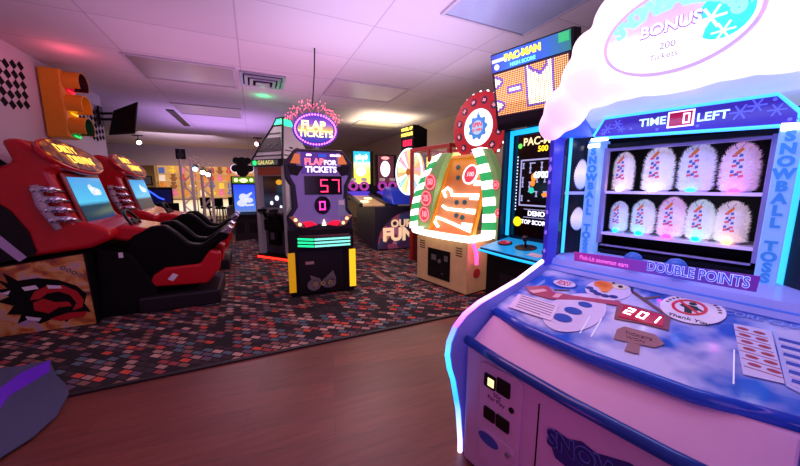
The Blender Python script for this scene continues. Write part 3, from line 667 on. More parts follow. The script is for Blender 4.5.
for j, rw in enumerate(lay):
    for i, ch in enumerate(rw):
        if ch == '#':
            x = -.215+.043*i-.0; y = 1.72-.047*j
            g.rect(Fz, x-.012, x+.012, y-.006, y+.006, .003, -.004)
            if i+1 < len(rw) and rw[i+1] == '#': g.rect(Fz, x, x+.043, y-.006, y+.006, .003, -.004)
            if j+1 < len(lay) and lay[j+1][i] == '#': g.rect(Fz, x-.006, x+.006, y-.047, y, .003, -.004)
g.build('maze_lines', MZ, sc)
g = G()
for s in (-1, 1):
    for k in range(17):
        g.rect(Fz, s*.29-.006, s*.29+.006, 1.24+.034*k, 1.255+.034*k, .003, -.004)
g.build('dot_columns', glow('white_dots', '#d8dcff', 1.2), sc)
g = G().text(Fz, 'PAC-MAN', 0, 1.93, .105, .003, -.004, .02); g.build('screen_title', glow('pale_gold', '#e8dca0', 1.2), sc)
g = G().text(Fz, '500', 0, 1.85, .075, .003, -.004, .02); g.build('screen_score', glow('score_yellow', '#ffd428', 1.6), sc)
g = G().text(Fz, '6900', 0, 1.60, .085, .003, .0, .03).text(Fz, 'DEMO', -.03, 1.215, .07, .003, -.004, .02).text(Fz, 'TOP', -.15, 1.125, .06, .003, -.004, .02).text(Fz, 'SCORE', 0.02, 1.125, .06, .003, -.004, .02)
g.build('screen_words', glow('screen_white', '#eef0ff', 1.6), sc)
for a in ((-.18, .2, 1.175, 1.182), (-.18, .2, 1.25, 1.257)): pass
G().rect(Fz, -.18, .12, 1.172, 1.178, .003, -.004).rect(Fz, -.18, .12, 1.254, 1.26, .003, -.004).build('demo_box', MZ, sc)
G().disc(Fz, -.255, 1.12, .05, t=.003, off=-.004).build('yellow_dot', glow('yellow_dot', '#ffd800', 1.6), sc)
G().disc(Fz, .25, 1.12, .05, t=.003, off=-.004).build('green_dot', glow('green_dot', '#60f0a0', 1.3), sc)
G().disc(Fz, -.27, 1.9, .025, t=.003, off=-.004).build('small_green_dot', glow('small_green', '#60e050', 1.3), sc)
g = G(); g.disc(Fz, -.08, 1.58, .03, .04, .003, -.001); g.disc(Fz, -.09, 1.52, .025, .03, .003, -.001); g.disc(Fz, .07, 1.41, .05, .02, .003, -.001); g.build('fire_burst', glow('burst_orange', '#ff7a20', 1.6), sc)
G().disc(Fz, -.1, 1.45, .03, t=.003, off=-.001).build('teal_burst', glow('burst_teal', '#20c0a0', 1.2), sc)
# upper dot-matrix head, turned slightly and leaning forward
Rz = Matrix.Rotation(R(12), 4, 'Z')
Mh = Rz @ frame((-.045, .27, 2.06), (1, 0, 0), (0, -.19, .69))
hd = G().rect(Mh, -.385, .385, 0, .72, .16, -.17).build('head_case', BLACK, t, bevel=.012)
G().rect(Mh, -.365, .365, .555, .705, .006).build('head_banner', ramp_emit('banner_blue', [(0, '#2a3a90'), (.25, '#2a62c8'), (.6, '#1c50b8'), (1, '#1a6a60')], 'X', .9), hd)
G().text(Mh, 'PAC-MAN', -.05, .650, .078, .006, .007, .05).build('banner_title', glow('banner_yellow', '#ffe238', 1.8), hd)
G().text(Mh, 'HIGH SCORE', -.05, .582, .042, .004, .007, .02).build('banner_subtitle', glow('banner_green', '#70f0a0', 1.2), hd)
G().rect(Mh, -.355, -.215, .635, .665, .005, .007).build('banner_plate', glow('banner_plate', '#b8c8f0', 1.0), hd)
G().disc(Mh, -.31, .595, .025, t=.005, off=.007).build('banner_emblem', glow('banner_emblem', '#e0e8ff', .9), hd)
G().rect(Mh, .27, .355, .63, .7, .005, .007).build('banner_green_panel', glow('banner_green_panel', '#20a860', .9), hd)
mtx = G().rect(Mh, -.355, .355, .14, .545, .006).build('dot_matrix_board', mat('matrix_board', '#30182a', .6, 0, '#4a2438', .15), hd)
gA, gB, gC = G(), G(), G()
NC, NR = 40, 23
def shape(i, j):
    x, y = i/NC, j/NR     # y up
    if abs(y-.55) < .055+max(0, .0) and .19 < x < .36 and True and abs(y-.5) < .11: return True
    if x < .10 and (abs(y-.78) < .10-x or abs(y-.22) < .10-x): return True
    if .46 < x < .80:
        top = .96 if x < .49 or x > .74 else .96-1.5*min(abs(x-.46), abs(.80-x))
        return .10+(.25*max(0, x-.66)) < y < top
    return False
for i in range(NC):
    for j in range(NR):
        x = -.345+.69*(i+.5)/NC; y = .15+.385*(j+.5)/NR
        L_ = shape(i, j); near = any(shape(i+a, j+b_) for a in (-1, 0, 1) for b_ in (-1, 0, 1))
        (gA if L_ else gC if near else gB).rect(Mh, x-.0054, x+.0054, y-.005, y+.005, .002, .0065)
L_ = gA.build('lit_dot_pattern', glow('dot_cream', '#fff0c8', 2.6), mtx); E_ = gC.build('edge_dot_pattern', glow('dot_blue', '#8a6ce0', .8), mtx); A_ = gB.build('amber_dot_pattern', glow('dot_amber', '#ffb468', 1.5), mtx)
for o in (L_, E_, A_): o['kind'] = 'stuff'
G().box(-.28, .24, .4, .56, 2.05, 2.2).build('head_support', BLACK, t)

# ------------------------------------------------------------------ red framed prize cabinet
t = thing('prize_cabinet', (2.90, 4.97, 0), -R(79), 'red framed glass prize cabinet behind the pale wheel game', 'arcade game')
RF = mat('red_frame', '#8c1c1c', .35, 0, '#a02018', .12)
g = G()
for x in (-.5, .5):
    for y in (0, .7): G().box(x-.03, x+.03, y-.03, y+.03, .0, 2.12).build('frame_post', RF, t, bevel=.006)
for a in ((-.53, .53, -.03, .03), (-.53, .53, .67, .73), (-.53, -.47, .03, .67), (.47, .53, .03, .67)): G().box(*a, 2.12, 2.19).build('frame_rail', RF, t, bevel=.006)
G().box(-.02, .02, -.03, .03, 1.92, 2.12).build('hanger_post', RF, t)
G().box(-.47, .47, .02, .68, .02, .75).build('base_cabinet', mat('maroon_base', '#571820', .4), t)
G().rect(front(.0), -.47, .47, .75, .85, .03).build('base_rail', RF, t)
hd = G().rect(front(.35), -.46, .46, 1.8, 2.05, .02).build('yellow_header', glow('yellow_header', '#ffe468', 1.4), t)
g = G()
for k, (x, z, w, h) in enumerate(((-.3, 1.93, .08, .06), (-.15, 1.93, .05, .07), (0.0, 1.95, .06, .05), (.14, 1.92, .05, .06), (.3, 1.93, .08, .05))): g.disc(front(.328), x, z, w, h, .004)
g.build('header_picture', mat('header_brown', '#8a5a20', .5), hd)
G().box(-.47, .47, .64, .66, .85, 2.12).build('back_panel', mat('lit_back', '#d8c8b0', .6, 0, '#ffe8c8', .5), t)
m, nt, b = newmat('clear_glass'); b.inputs['Base Color'].default_value = (.9, .95, 1, 1); b.inputs['Roughness'].default_value = .03; b.inputs['Alpha'].default_value = .1; GLASS = m
G().box(-.47, .47, -.004, .004, .85, 2.12).build('front_glass', GLASS, t)

# ------------------------------------------------------------------ prize wheel game with striped wheel
t = thing('striped_wheel_game', (2.99, 5.98, 0), -R(82), 'game with pastel striped prize wheel under a black and yellow sign', 'arcade game')
G().box(-.12, .42, .1, .7, 0, 1.1).build('base_cabinet', BLACK, t, bevel=.01)
G().box(-.3, .05, .25, .5, 1.1, 2.3).build('wheel_column', BLACK, t)
m, nt, b = newmat('pastel_stripes'); N, L = nt.nodes, nt.links
tc = N.new('ShaderNodeTexCoord'); sp = N.new('ShaderNodeSeparateXYZ'); L.new(tc.outputs['Object'], sp.inputs[0])
at = N.new('ShaderNodeMath'); at.operation = 'ARCTAN2'
sz = N.new('ShaderNodeMath'); sz.operation = 'SUBTRACT'; sz.inputs[1].default_value = 1.78; L.new(sp.outputs[2], sz.inputs[0])
L.new(sz.outputs[0], at.inputs[0]); L.new(sp.outputs[0], at.inputs[1])
mu = N.new('ShaderNodeMath'); mu.operation = 'MULTIPLY'; mu.inputs[1].default_value = 24/(2*PI); L.new(at.outputs[0], mu.inputs[0])
fl = N.new('ShaderNodeMath'); fl.operation = 'FLOOR'; L.new(mu.outputs[0], fl.inputs[0])
wn = N.new('ShaderNodeTexWhiteNoise'); wn.noise_dimensions = '1D'; L.new(fl.outputs[0], wn.inputs['W'])
r = N.new('ShaderNodeValToRGB'); r.color_ramp.interpolation = 'CONSTANT'; e = r.color_ramp.elements
cs = ['#f8f4e0', '#e8a868', '#90d0d0', '#f4e49a', '#e89aa8', '#f8f8f0', '#b0d8a0', '#e8c878']
while len(e) < len(cs): e.new(.5)
for k, c in enumerate(cs): e[k].position = k/len(cs); e[k].color = lin(c)
L.new(wn.outputs[0], r.inputs[0]); L.new(r.outputs[0], b.inputs['Emission Color']); L.new(r.outputs[0], b.inputs['Base Color']); b.inputs['Emission Strength'].default_value = .9
wl = G().disc(front(.06), 0, 1.78, .47, t=.03, seg=48).build('prize_wheel', m, t)
G().ring(front(.0), 0, 1.78, .485, .455, .02, seg=48).build('wheel_rim', glow('wheel_rim', '#d8f0ff', 1.6), wl)
G().disc(front(.0), 0, 1.78, .07, t=.02).build('wheel_hub', ORANGE, wl)
G().rect(front(.2), -.42, .04, 2.14, 2.74, .12).build('sign_case', BLACK, t, bevel=.01)
G().prism([(.04, .1, 2.10), (.08, .3, 2.10), (.08, .3, 2.66), (.04, .1, 2.74)], (.02, .1, 0)).build('sign_wing', BLACK, t)
Fs = front(.08)
G().text(Fs, 'WHEEL OF', -.19, 2.675, .088, .006, .0, .04).text(Fs, 'FORTUNE', -.19, 2.565, .095, .006, .0, .04).build('sign_lettering', glow('sign_yellow', '#ffe060', 1.6), t)
g = G()
for k, ch in enumerate('1000'): g.seg7(Fs, ch, -.38+.1*k, 2.33, .07, .12, .005, 0, .02)
g.build('sign_digits', LEDRED, t)

# ------------------------------------------------------------------ two lane game with FUN front
t = thing('lane_game', (2.47, 6.62, 0), -R(6), 'wide dark two lane game with FUN art on its front and two upright signs', 'arcade game')
NV = mat('navy_cabinet', '#1c1a34', .4)
G().prism([(0, 0, .02), (0, 2.2, .02), (0, 2.2, 1.12), (0, 0, 1.02)], (1.3, 0, 0)).build('cabinet', NV, t, bevel=.01)
Ms = front(-.002)
m, nt, b = newmat('fun_art'); N, L = nt.nodes, nt.links
tc = N.new('ShaderNodeTexCoord'); vo = N.new('ShaderNodeTexVoronoi'); vo.inputs['Scale'].default_value = 6; L.new(tc.outputs['Object'], vo.inputs['Vector'])
sp = N.new('ShaderNodeSeparateColor'); L.new(vo.outputs['Color'], sp.inputs[0]); r = N.new('ShaderNodeValToRGB'); r.color_ramp.interpolation = 'CONSTANT'; e = r.color_ramp.elements
cs = ['#4a2c50', '#9a4a68', '#c07a9a', '#3a4470', '#d8a86a', '#8a3a4a']
while len(e) < len(cs): e.new(.5)
for k, c in enumerate(cs): e[k].position = k/len(cs); e[k].color = lin(c)
L.new(sp.outputs[0], r.inputs[0]); L.new(r.outputs[0], b.inputs['Base Color']); L.new(r.outputs[0], b.inputs['Emission Color']); b.inputs['Emission Strength'].default_value = .2
arch = [(.05, .04)]+[(.95-.9*math.cos(R(90)*k/12), .12+.8*math.sin(R(90)*k/12)) for k in range(13)]+[(1.0, .04)]
ar = G().plate(Ms, arch, .006).build('front_art', m, t)
G().text(Ms, 'FUN', .56, .36, .40, .006, .007, .05).build('fun_lettering', glow('fun_peach', '#f0c8a0', .85), ar)
G().text(Ms, 'OUR', .62, .62, .24, .006, .007, .04).build('our_lettering', glow('fun_peach2', '#f0c8a0', .7), ar)
LWD = mat('lane_wood', '#d0aa7a', .35, 0, '#d0a870', .2)
for k, x in enumerate((-.02, .8)):
    G().prism([(x-.26, .05, 1.03), (x+.26, .05, 1.03), (x+.26, 1.7, 1.20), (x-.26, 1.7, 1.20)], (0, 0, .03)).build('lane', LWD, t)
    for s in (-.3, .3): G().prism([(x+s-.04, .0, 1.02), (x+s+.04, .0, 1.02), (x+s+.04, 1.75, 1.22), (x+s-.04, 1.75, 1.22)], (0, 0, .08)).build('lane_rail', CHAR, t)
    for q in range(2): G().disc(frame((x, .05, 1.066), (1, 0, 0), (0, 1.65, .17)), -.1+.2*q, .5+.5*q, .1, .12, t=.01).build('lane_light', glow('lane_light_%d%d' % (k, q), '#ffe8b0', 2.0), t)
    G().rect(front(1.7), x-.3, x+.3, 1.22, 1.34, .03).build('score_rail', mat('score_rail_%d' % k, '#3a2a90', .3, 0, '#5038d0', .9), t)
    for s in (-.15, .15):
        G().ring(front(1.72), x+s, 1.48, .13, .07, .08, seg=20).build('target_ring', mat('target_ring_purple', '#8a3aa0', .3, 0, '#c040b0', .6), t)
        G().box(x+s-.07, x+s+.07, 1.66, 1.74, 1.62, 1.7).build('target_cap', WHITE, t)
G().prism([(.40, -.04, 1.06), (.40, .2, 1.40), (.40, .7, 1.46), (.40, .9, 1.10)], (.5, 0, 0)).build('blue_hood', mat('blue_hood', '#1c2c9a', .3, 0, '#2038c0', .35), t, bevel=.03)
G().box(-.3, 1.3, 1.86, 2.2, 1.1, 1.5).build('rear_wall', BLACK, t)
for x, top, k in ((.10, 2.45, 0), (.78, 2.36, 1)):
    cs_ = G().box(x-.24, x+.34, 1.84, 2.1, 1.5, top).build('upright_sign', BLACK, t, bevel=.015)
    Fv = front(1.838)
    if k == 0:
        G().rect(Fv, x-.22, x+.24, 1.54, 2.42, .006).build('sign_face', ramp_emit('sign_face_green', [(0, '#e8f060'), (.3, '#f0e84a'), (.45, '#b8e078'), (.6, '#f8f4c8'), (.72, '#28c8d8'), (1, '#20a8d8')], 'Z', 1.2), cs_)
        g = G()
        for q in range(4): g.disc(Fv, x-.14+.09*q, 2.24+.03*(q % 2), .04, .08, .005, .007, 10)
        g.disc(Fv, x-.02, 1.88, .14, .13, .004, .007); g.build('sign_picture', glow('sign_pale', '#f4ffe8', 1.4), cs_)
    else:
        G().rect(Fv, x-.21, x+.25, 1.56, 2.32, .006).build('sign_face', mat('sign_face_maroon', '#5a2a3c', .4, 0, '#6a3044', .5), cs_)
        G().disc(Fv, x, 1.96, .14, .22, .006, .007).build('sign_oval', glow('sign_oval', '#f4e8ff', 1.8), cs_)
        G().disc(Fv, x, 2.26, .12, .045, .006, .007).build('sign_top_lamp', glow('sign_top', '#f0a0a0', 1.2), cs_)

# ------------------------------------------------------------------ back room
TRS = mat('truss_metal', '#d8c0c4', .4, .2, '#d0a8a8', .12)  # small emission put in to lighten the metal
def truss(x, y, h, label):
    t = thing('truss_column', (x, y, 0), R(15), label, 'truss', 'truss columns')
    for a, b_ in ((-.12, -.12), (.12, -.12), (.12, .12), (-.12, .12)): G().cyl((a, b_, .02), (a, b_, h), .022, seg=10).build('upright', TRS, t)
    g = G(); n = 7
    for k in range(n):
        z0, z1 = .1+k*(h-.2)/n, .1+(k+1)*(h-.2)/n; s = 1 if k % 2 else -1
        for y_ in (-.12, .12): g.cyl((-.12*s, y_, z0), (.12*s, y_, z1), .011, seg=6)
        for x_ in (-.12, .12): g.cyl((x_, -.12*s, z0), (x_, .12*s, z1), .011, seg=6)
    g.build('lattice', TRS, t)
    G().box(-.2, .2, -.2, .2, 0, .025).build('base_plate', STEEL, t)
    return t
truss(-1.63, 10.4, 2.2, 'pale metal lattice truss column carrying the black speaker')
truss(-1.28, 11.4, 2.0, 'shorter pale metal lattice truss column without a speaker')
t = thing('truss_beam', (-1.53, 10.52, 2.1), R(71), 'lattice beam linking the tops of the two truss columns', 'truss')
Lb = 1.08
for y_ in (-.1, .1):
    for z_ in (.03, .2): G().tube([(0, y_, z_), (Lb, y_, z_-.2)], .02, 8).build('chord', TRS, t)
g = G()
for k in range(6):
    for y_ in (-.1, .1): g.cyl((k*Lb/6, y_, .03-.2*k/6+.17*(k % 2)), ((k+1)*Lb/6, y_, .03-.2*(k+1)/6+.17*((k+1) % 2)), .01, seg=6)
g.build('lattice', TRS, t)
t = thing('black_speaker', (-1.70, 10.3, 2.2), R(8), 'black box speaker on top of a truss column', 'speaker')
G().box(-.11, .11, -.09, .09, .0, .26).build('speaker_box', BLACKM, t, bevel=.01)
G().disc(front(-.09), 0, .10, .08, t=.008).disc(front(-.09), 0, .21, .03, t=.008).build('speaker_cone', CHAR, t)
for k, (f_, c, lab) in enumerate(((.35, '#80b8ff', 'small stage lamp with a blue beam on the truss beam'), (.72, '#fff4d8', 'small stage lamp with a white beam near the middle of the truss beam'), (1.0, '#ffe0a0', 'small stage lamp with a warm beam above the shorter truss column'))):
    x, y = -1.53+.35*f_, 10.52+1.0*f_
    t = thing('stage_lamp', (x-.02, y-.2, 2.12-.2*f_), 0, lab, 'spotlight', 'stage lamps on the truss beam')
    G().cyl((0, 0, -.02), (0, -.16, -.1), .05, .07).build('lamp_can', BLACK, t)
    G().cyl((0, -.16, -.1), (.0, -.168, -.104), .062).build('lamp_lens', glow('stage_lens_%d' % k, c, 14), t)
    G().tube([(-.06, -.06, -.04), (-.06, -.02, .04), (.06, -.02, .04), (.06, -.06, -.04)], .008, 6).build('lamp_yoke', CHAR, t)

def dark_driver(x, y, rz, label):
    t = thing('dark_racing_game', (x, y, 0), rz, label, 'arcade game', 'dark racing games in the back room')
    G().prism([(-.35, 0, 0), (-.35, .7, 0), (-.35, .7, 1.45), (-.35, .25, 1.45), (-.35, .3, .9), (-.35, -.05, .8)], (.7, 0, 0)).build('cabinet', BLACK, t, bevel=.02)
    Mq = frame((0, .27, 1.2), (1, 0, 0), (0, -.05, .55))
    G().rect(Mq, -.3, .3, -.22, .18, .01, .012).build('screen', mat('dim_screen', '#0a0c1c', .15, 0, '#182068', .3), t)
    G().tube([(-.33, .24, 1.45), (-.12, .2, 1.28), (.0, .18, 1.16), (.12, .16, 1.1)], .02, 8).build('blue_light_line', glow('blue_line', '#3050ff', 2.2), t)
    g = G()
    for k in range(4): g.tube([(-.15+.02*k, -.06, .62+.045*k), (.2-.02*k, -.06, .62+.045*k)], .011, 6)
    g.build('blue_light_bars', glow('blue_bars', '#2a40ff', 1.8), t)
    G().ring(frame((0, -.1, .9), (1, 0, 0), (0, .3, .95)), 0, 0, .16, .13, .03, seg=24).build('steering_wheel', BLACK, t)
    G().box(-.25, .25, -.95, -.5, .02, .4).prism([(-.25, -.95, .4), (-.25, -.8, .4), (-.25, -.95, 1.05), (-.25, -1.05, 1.05)], (.5, 0, 0)).build('seat', BLACKM, t, bevel=.02)
    return t
dark_driver(-2.35, 10.7, R(20), 'dark racing game with blue light lines beside the truss column')
dark_driver(-3.5, 11.6, R(20), 'dark racing game at the back, half hidden by the red racing games')

def stool(x, y, h, label):
    t = thing('bar_stool', (x, y, 0), random.random(), label, 'stool', 'black stools by the counter')
    G().cyl((0, 0, h-.07), (0, 0, h), .18, .17).build('seat', BLACKM, t, bevel=.015)
    for k in range(4):
        q = PI/4+PI/2*k
        G().cyl((.12*math.cos(q), .12*math.sin(q), h-.07), (.2*math.cos(q), .2*math.sin(q), 0), .018, seg=8).build('leg', BLACK, t)
    G().ring(frame((0, 0, .28), (1, 0, 0), (0, 1, 0)), 0, 0, .185, .165, .02).build('foot_ring', CHAR, t)
    G().prism([(-.16, .15, h), (.16, .15, h), (.16, .18, h), (-.16, .18, h)], (0, 0, .3)).build('backrest', BLACKM, t)
stool(-1.5, 12.7, .78, 'black high backed stool by the lit counter, next to the truss')
stool(-1.05, 12.5, .76, 'black high backed stool between two other stools before the lit counter')
stool(-.62, 12.8, .78, 'black high backed stool by the lit counter, next to the grey bin')
t = thing('waste_bin', (-.62, 11.5, 0), 0, 'grey round bin beside the stools and the blue screen game', 'bin')
G().cyl((0, 0, 0), (0, 0, .78), .17, .2).build('bin_body', GREY, t); G().cyl((0, 0, .78), (0, 0, .86), .21, .12).build('bin_lid', CHAR, t)

t = thing('prize_counter', (-1.2, 14.3, 0), 0, 'long prize counter with brightly lit glass front in the back room', 'counter')
G().box(-1.6, 2.6, 0, .6, 0, .3).build('counter_base', mat('counter_white', '#d8d0c8', .4), t)
G().box(-1.6, 2.6, .0, .6, .3, .95).build('counter_glass', ramp_emit('lit_counter', [(0, '#c8b088'), (.5, '#fff4d8'), (1, '#f0d8a0')], 'Z', .9), t)
G().box(-1.65, 2.65, -.04, .64, .95, 1.0).build('counter_top', mat('counter_top', '#b8a08a', .3), t)
for k in range(6): G().box(-1.6+.84*k-.015, -1.6+.84*k+.015, -.012, 0, .3, .95).build('counter_mullion', STEEL, t)
# shelves of prizes
sh = thing('prize_shelves', (-1.6, 15.7, 0), 0, 'tall lit prize shelving on the back wall behind the counter', 'shelving')
G().box(-1.9, 3.3, .28, .32, .9, 2.3).build('back_board', mat('warm_back', '#c89a60', .6, 0, '#e8b468', .5, scale=3, var=.4), sh)
for z in (1.05, 1.36, 1.67, 1.98): G().box(-1.9, 3.3, -.08, .28, z-.02, z).build('shelf', mat('shelf_cream', '#e8dcc0', .5), sh)
for x in (-1.9, -.6, .7, 2.0, 3.3): G().box(x-.02, x+.02, -.05, .28, .9, 2.3).build('shelf_upright', mat('upright_cream', '#c8b48a', .5), sh)
pcol = [('red', '#c83a3a'), ('orange', '#e08a3a'), ('white', '#f4ece0'), ('pink', '#e07aa0'), ('blue', '#4a6ac0'), ('yellow', '#f0d050'), ('brown', '#8a5a3a')]
pm = {n_: mat('prize_'+n_, c, .6, 0, c, .4) for n_, c in pcol}  # faint glow put into each prize colour to brighten it
SHN = {1.05: 'lowest', 1.36: 'second', 1.67: 'third', 1.98: 'top'}
plush_me, box_me = {}, {}
for n_, c in pcol:
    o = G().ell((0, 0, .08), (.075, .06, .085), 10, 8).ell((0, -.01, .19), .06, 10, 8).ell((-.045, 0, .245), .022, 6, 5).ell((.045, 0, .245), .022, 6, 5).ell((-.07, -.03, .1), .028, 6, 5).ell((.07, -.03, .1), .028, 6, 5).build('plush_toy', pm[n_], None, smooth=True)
    plush_me[n_] = o.data; bpy.data.objects.remove(o)
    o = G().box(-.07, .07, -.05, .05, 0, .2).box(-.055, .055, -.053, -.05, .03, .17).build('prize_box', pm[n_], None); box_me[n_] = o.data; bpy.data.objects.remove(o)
random.seed(11)
for z in SHN:
    for k in range(9):
        x = -3.3+k*.34+.05*random.random(); n_ = pcol[random.randrange(7)][0]; isb = random.random() < .4
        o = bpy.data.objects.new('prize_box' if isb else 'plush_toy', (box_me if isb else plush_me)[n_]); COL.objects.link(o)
        o.location = (x, 15.70, z); o.scale = (1.35, .8, 1.2)
        kind = 'boxed prize' if isb else 'plush prize'
        tag(o, 'small %s %s on the %s shelf of the lit back wall' % (n_, kind, SHN[z]), 'prize', '%s %s on the %s shelf' % (n_, kind, SHN[z]))
# pictures on the back-room wall at left
for k, (x, z, w, h, c) in enumerate(((-5.4, 1.75, .38, .5, '#7a7480'), (-4.8, 1.75, .38, .5, '#8a8288'), (-4.15, 1.7, .45, .4, '#6a6470'))):
    t = thing('picture_frame', (x, YB-.001, z), 0, ('light grey framed picture beyond the other two on the back wall', 'grey framed picture in the middle of the three', 'small dark grey framed picture beside the prize shelves')[k], 'picture', 'pictures on the far wall')
    G().box(-w/2, w/2, -.03, 0, -h/2, h/2).build('frame', CHAR, t)
    G().box(-w/2+.04, w/2-.04, -.034, -.03, -h/2+.04, h/2-.04).build('print', mat('print_%d' % k, c, .5, 0, c, .15), t)
track_spot(.25, 12.0, CEIL, 'lit black spotlight on the ceiling behind the rocket game', (-.6, -1, -.3), '#ffb0d8')

# ------------------------------------------------------------------ snowball game (nearest, right)
PLIL = mat('pale_lilac_plastic', '#d2a8cc', .4, var=.04)
BLUE = mat('royal_blue_gloss', '#1c3fae', .18, 0, '#1c40c0', .12)
AQ = mat('sky_blue_panel', '#5a86e8', .3, 0, '#4a78ff', .25, scale=5)
VIO = mat('violet_post', '#3a34b0', .3, 0, '#3028c0', .4, scale=6)
ICE = glow('ice_white', '#eef4ff', 1.1)
t = thing('snowball_game', (1.538, .804, 0), -R(79), 'big white and blue snowball throwing game with a lit cloud canopy', 'arcade game')
SNOW = t
# lower cabinet
G().prism([(-.53, -.485, .02), (-.53, -.485, .67), (-.53, -.29, .79), (-.53, .95, .79), (-.53, .95, .02)], (1.06, 0, 0)).build('lower_cabinet', PLIL, t, bevel=.008)
tp = [(-.54, -.475, .70), (-.3, -.505, .695), (0, -.515, .69), (.3, -.505, .685), (.54, -.475, .68)]
G().tube(tp, .024, 12, flat=1.0).build('front_trim', mat('navy_trim', '#16307e', .15, 0, '#1c40c0', .04), t, smooth=True)
lp = [(-.535, -.25, .80), (-.3, -.31, .80), (0, -.325, .80), (.3, -.30, .80), (.535, -.22, .80)]
G().tube(lp, .026, 12).build('board_lip', BLUE, t, smooth=True)
# coin panel
Fc = front(-.485)
def rrect(x0, x1, y0, y1, r, n=5):
    P = []
    for cx_, cy_, a in ((x1-r, y1-r, 0), (x0+r, y1-r, 90), (x0+r, y0+r, 180), (x1-r, y0+r, 270)):
        for k in range(n+1): q = R(a+90*k/n); P.append((cx_+r*math.cos(q), cy_+r*math.sin(q)))
    return P
cpn = G().plate(Fc, rrect(-.43, -.20, .10, .645, .03), .012).build('coin_panel', PLIL, t, bevel=.004)
Fp = front(-.497)
for x0, x1, z0, z1, lab in ((-.40, -.335, .53, .60, 'lit'), (-.328, -.255, .535, .612, ''), (-.395, -.33, .36, .425, ''), (-.323, -.25, .36, .425, '')):
    s = G().plate(Fp, rrect(x0, x1, z0, z1, .008), .008).build('coin_slot', BLACK, cpn, bevel=.002)
    if lab: G().rect(Fp, x0+.025, x1-.006, z0+.015, z1-.015, .002, .0085).build('slot_light', glow('slot_light', '#f0e8a0', 1.5), cpn)
G().disc(Fp, -.245, .488, .013, t=.006).build('panel_lock', BLACK, cpn)
G().text(Fp, '50¢', -.325, .508, .03, .001, 0, .01).text(Fp, 'Per Play', -.33, .48, .03, .001, 0, .01).build('price_lettering', mat('price_ink', '#4a2a58', .6), cpn)
G().plate(Fp, rrect(-.41, -.22, .12, .30, .02), .004).build('lower_coin_door', PLIL, cpn, bevel=.002)
lg = G().disc(Fp, -.36, .255, .06, .03, .003, .004).build('small_logo', mat('small_logo', '#3a50a8', .4), cpn)
G().cyl((-.245, -.5, .262), (-.245, -.515, .262), .012).build('door_lock', STEEL, cpn)
G().rect(Fc, -.128, -.122, .03, .59, .002).build('door_gap', BLACKM, t)
for x in (-.145, .14): G().rect(Fc, x-.035, x+.035, .645, .652, .004).build('front_slot', mat('slot_pink', '#e0b0d0', .4), t)
Fl = front(-.487)
lg = G().plate(Fl, [(-.075, .47), (-.05, .52), (0, .515), (.05, .54), (.1, .53), (.2, .57), (.3, .56), (.42, .60), (.48, .57), (.47, .47), (.4, .44), (.3, .40), (.18, .42), (.05, .39), (-.04, .40)], .004).build('front_logo', mat('logo_navy', '#2b2a78', .4), t)
LT = mat('logo_letters', '#20266e', .35); LO = mat('logo_outline', '#6478c8', .4)
G().text(Fl, 'SNOWBALL', .155, .492, .098, .002, .004, .06, rot=R(5), sx=.9).build('logo_outline', LO, lg)
G().text(Fl, 'SNOWBALL', .155, .492, .098, .003, .0045, .03, rot=R(5), sx=.9).build('logo_lettering', LT, lg)

# side panels and LED strips
strip = [(.30, 1.005), (.272, 1.0), (.022, .925), (-.173, .889), (-.339, .86), (-.45, .82), (-.52, .77), (-.562, .70), (-.572, .631), (-.555, .55), (-.526, .473), (-.479, .274), (-.455, .075), (-.452, .0)]
SIDE = mat('side_panel_blue', '#8a8cd8', .35, 0, '#4a50e0', .12, scale=4)
for s in (-1, 1):
    x = s*.575
    pts = [(x-.012, v, max(.0, z)) for v, z in strip]+[(x-.012, .95, 0), (x-.012, .95, 1.02)]
    G().prism(pts, (.024, 0, 0)).build('side_panel', SIDE, t)
    for seg_, nm, mm in ((strip[:7], 'upper', ramp_emit('strip_pink_%d' % s, [(0, '#9a50ff'), (.3, '#e878ff'), (1, '#ffe8ff')], 'Z', 2.6)), (strip[6:], 'lower', ramp_emit('strip_blue_%d' % s, [(0, '#f0d0ff'), (.2, '#a0b0ff'), (.45, '#2a90ff'), (.8, '#38b0ff'), (1, '#6a70ff')], 'Z', 2.6))):
        G().tube([(x, v-.012, z+.004) for v, z in seg_], .013, 8).build('light_strip', mm, t, smooth=True)
# sloping play board
yb = Vector((0, .61, .145)).normalized(); Mb = frame((0, -.28, .805), (1, 0, 0), yb)
m, nt, b = newmat('sky_board'); N, L = nt.nodes, nt.links
tc = N.new('ShaderNodeTexCoord'); ns = N.new('ShaderNodeTexNoise'); ns.inputs['Scale'].default_value = 4; ns.inputs['Detail'].default_value = 3
r = N.new('ShaderNodeValToRGB'); e = r.color_ramp.elements; e[0].position = .42; e[1].position = .60
for k, c in enumerate(('#2c64d0', '#cdd4f6')): e[k].color = lin(c)
L.new(tc.outputs['Object'], ns.inputs['Vector']); L.new(ns.outputs['Fac'], r.inputs[0]); L.new(r.outputs[0], b.inputs['Base Color']); b.inputs['Roughness'].default_value = .12
bd = G().plate(Mb, [(-.56, .02), (-.3, -.04), (0, -.055), (.3, -.03), (.56, .04), (.56, .625), (-.56, .625)], .02, -.02).build('play_board', m, t)
def art(nm, col, polys=(), discs=(), off=.001, es=0, rough=.3):
    g = G()
    for P in polys: g.plate(Mb, P, .0015, off)
    for d in discs: g.disc(Mb, *d[:4], .0015, off, rot=(d[4] if len(d) > 4 else 0))
    return g.build(nm, mat('art_'+nm, col, rough, 0, col if es else None, es, var=.06), bd)
art('snowman_body', '#dcd6f0', discs=[(-.21, .24, .125, .2), (-.17, .53, .105, .115)], off=.003)
art('scarf', '#b04a62', [[(-.545, .33), (-.45, .41), (-.383, .36), (-.27, .378), (-.078, .44), (-.06, .40), (-.234, .355), (-.358, .28), (-.474, .275)]], off=.005)
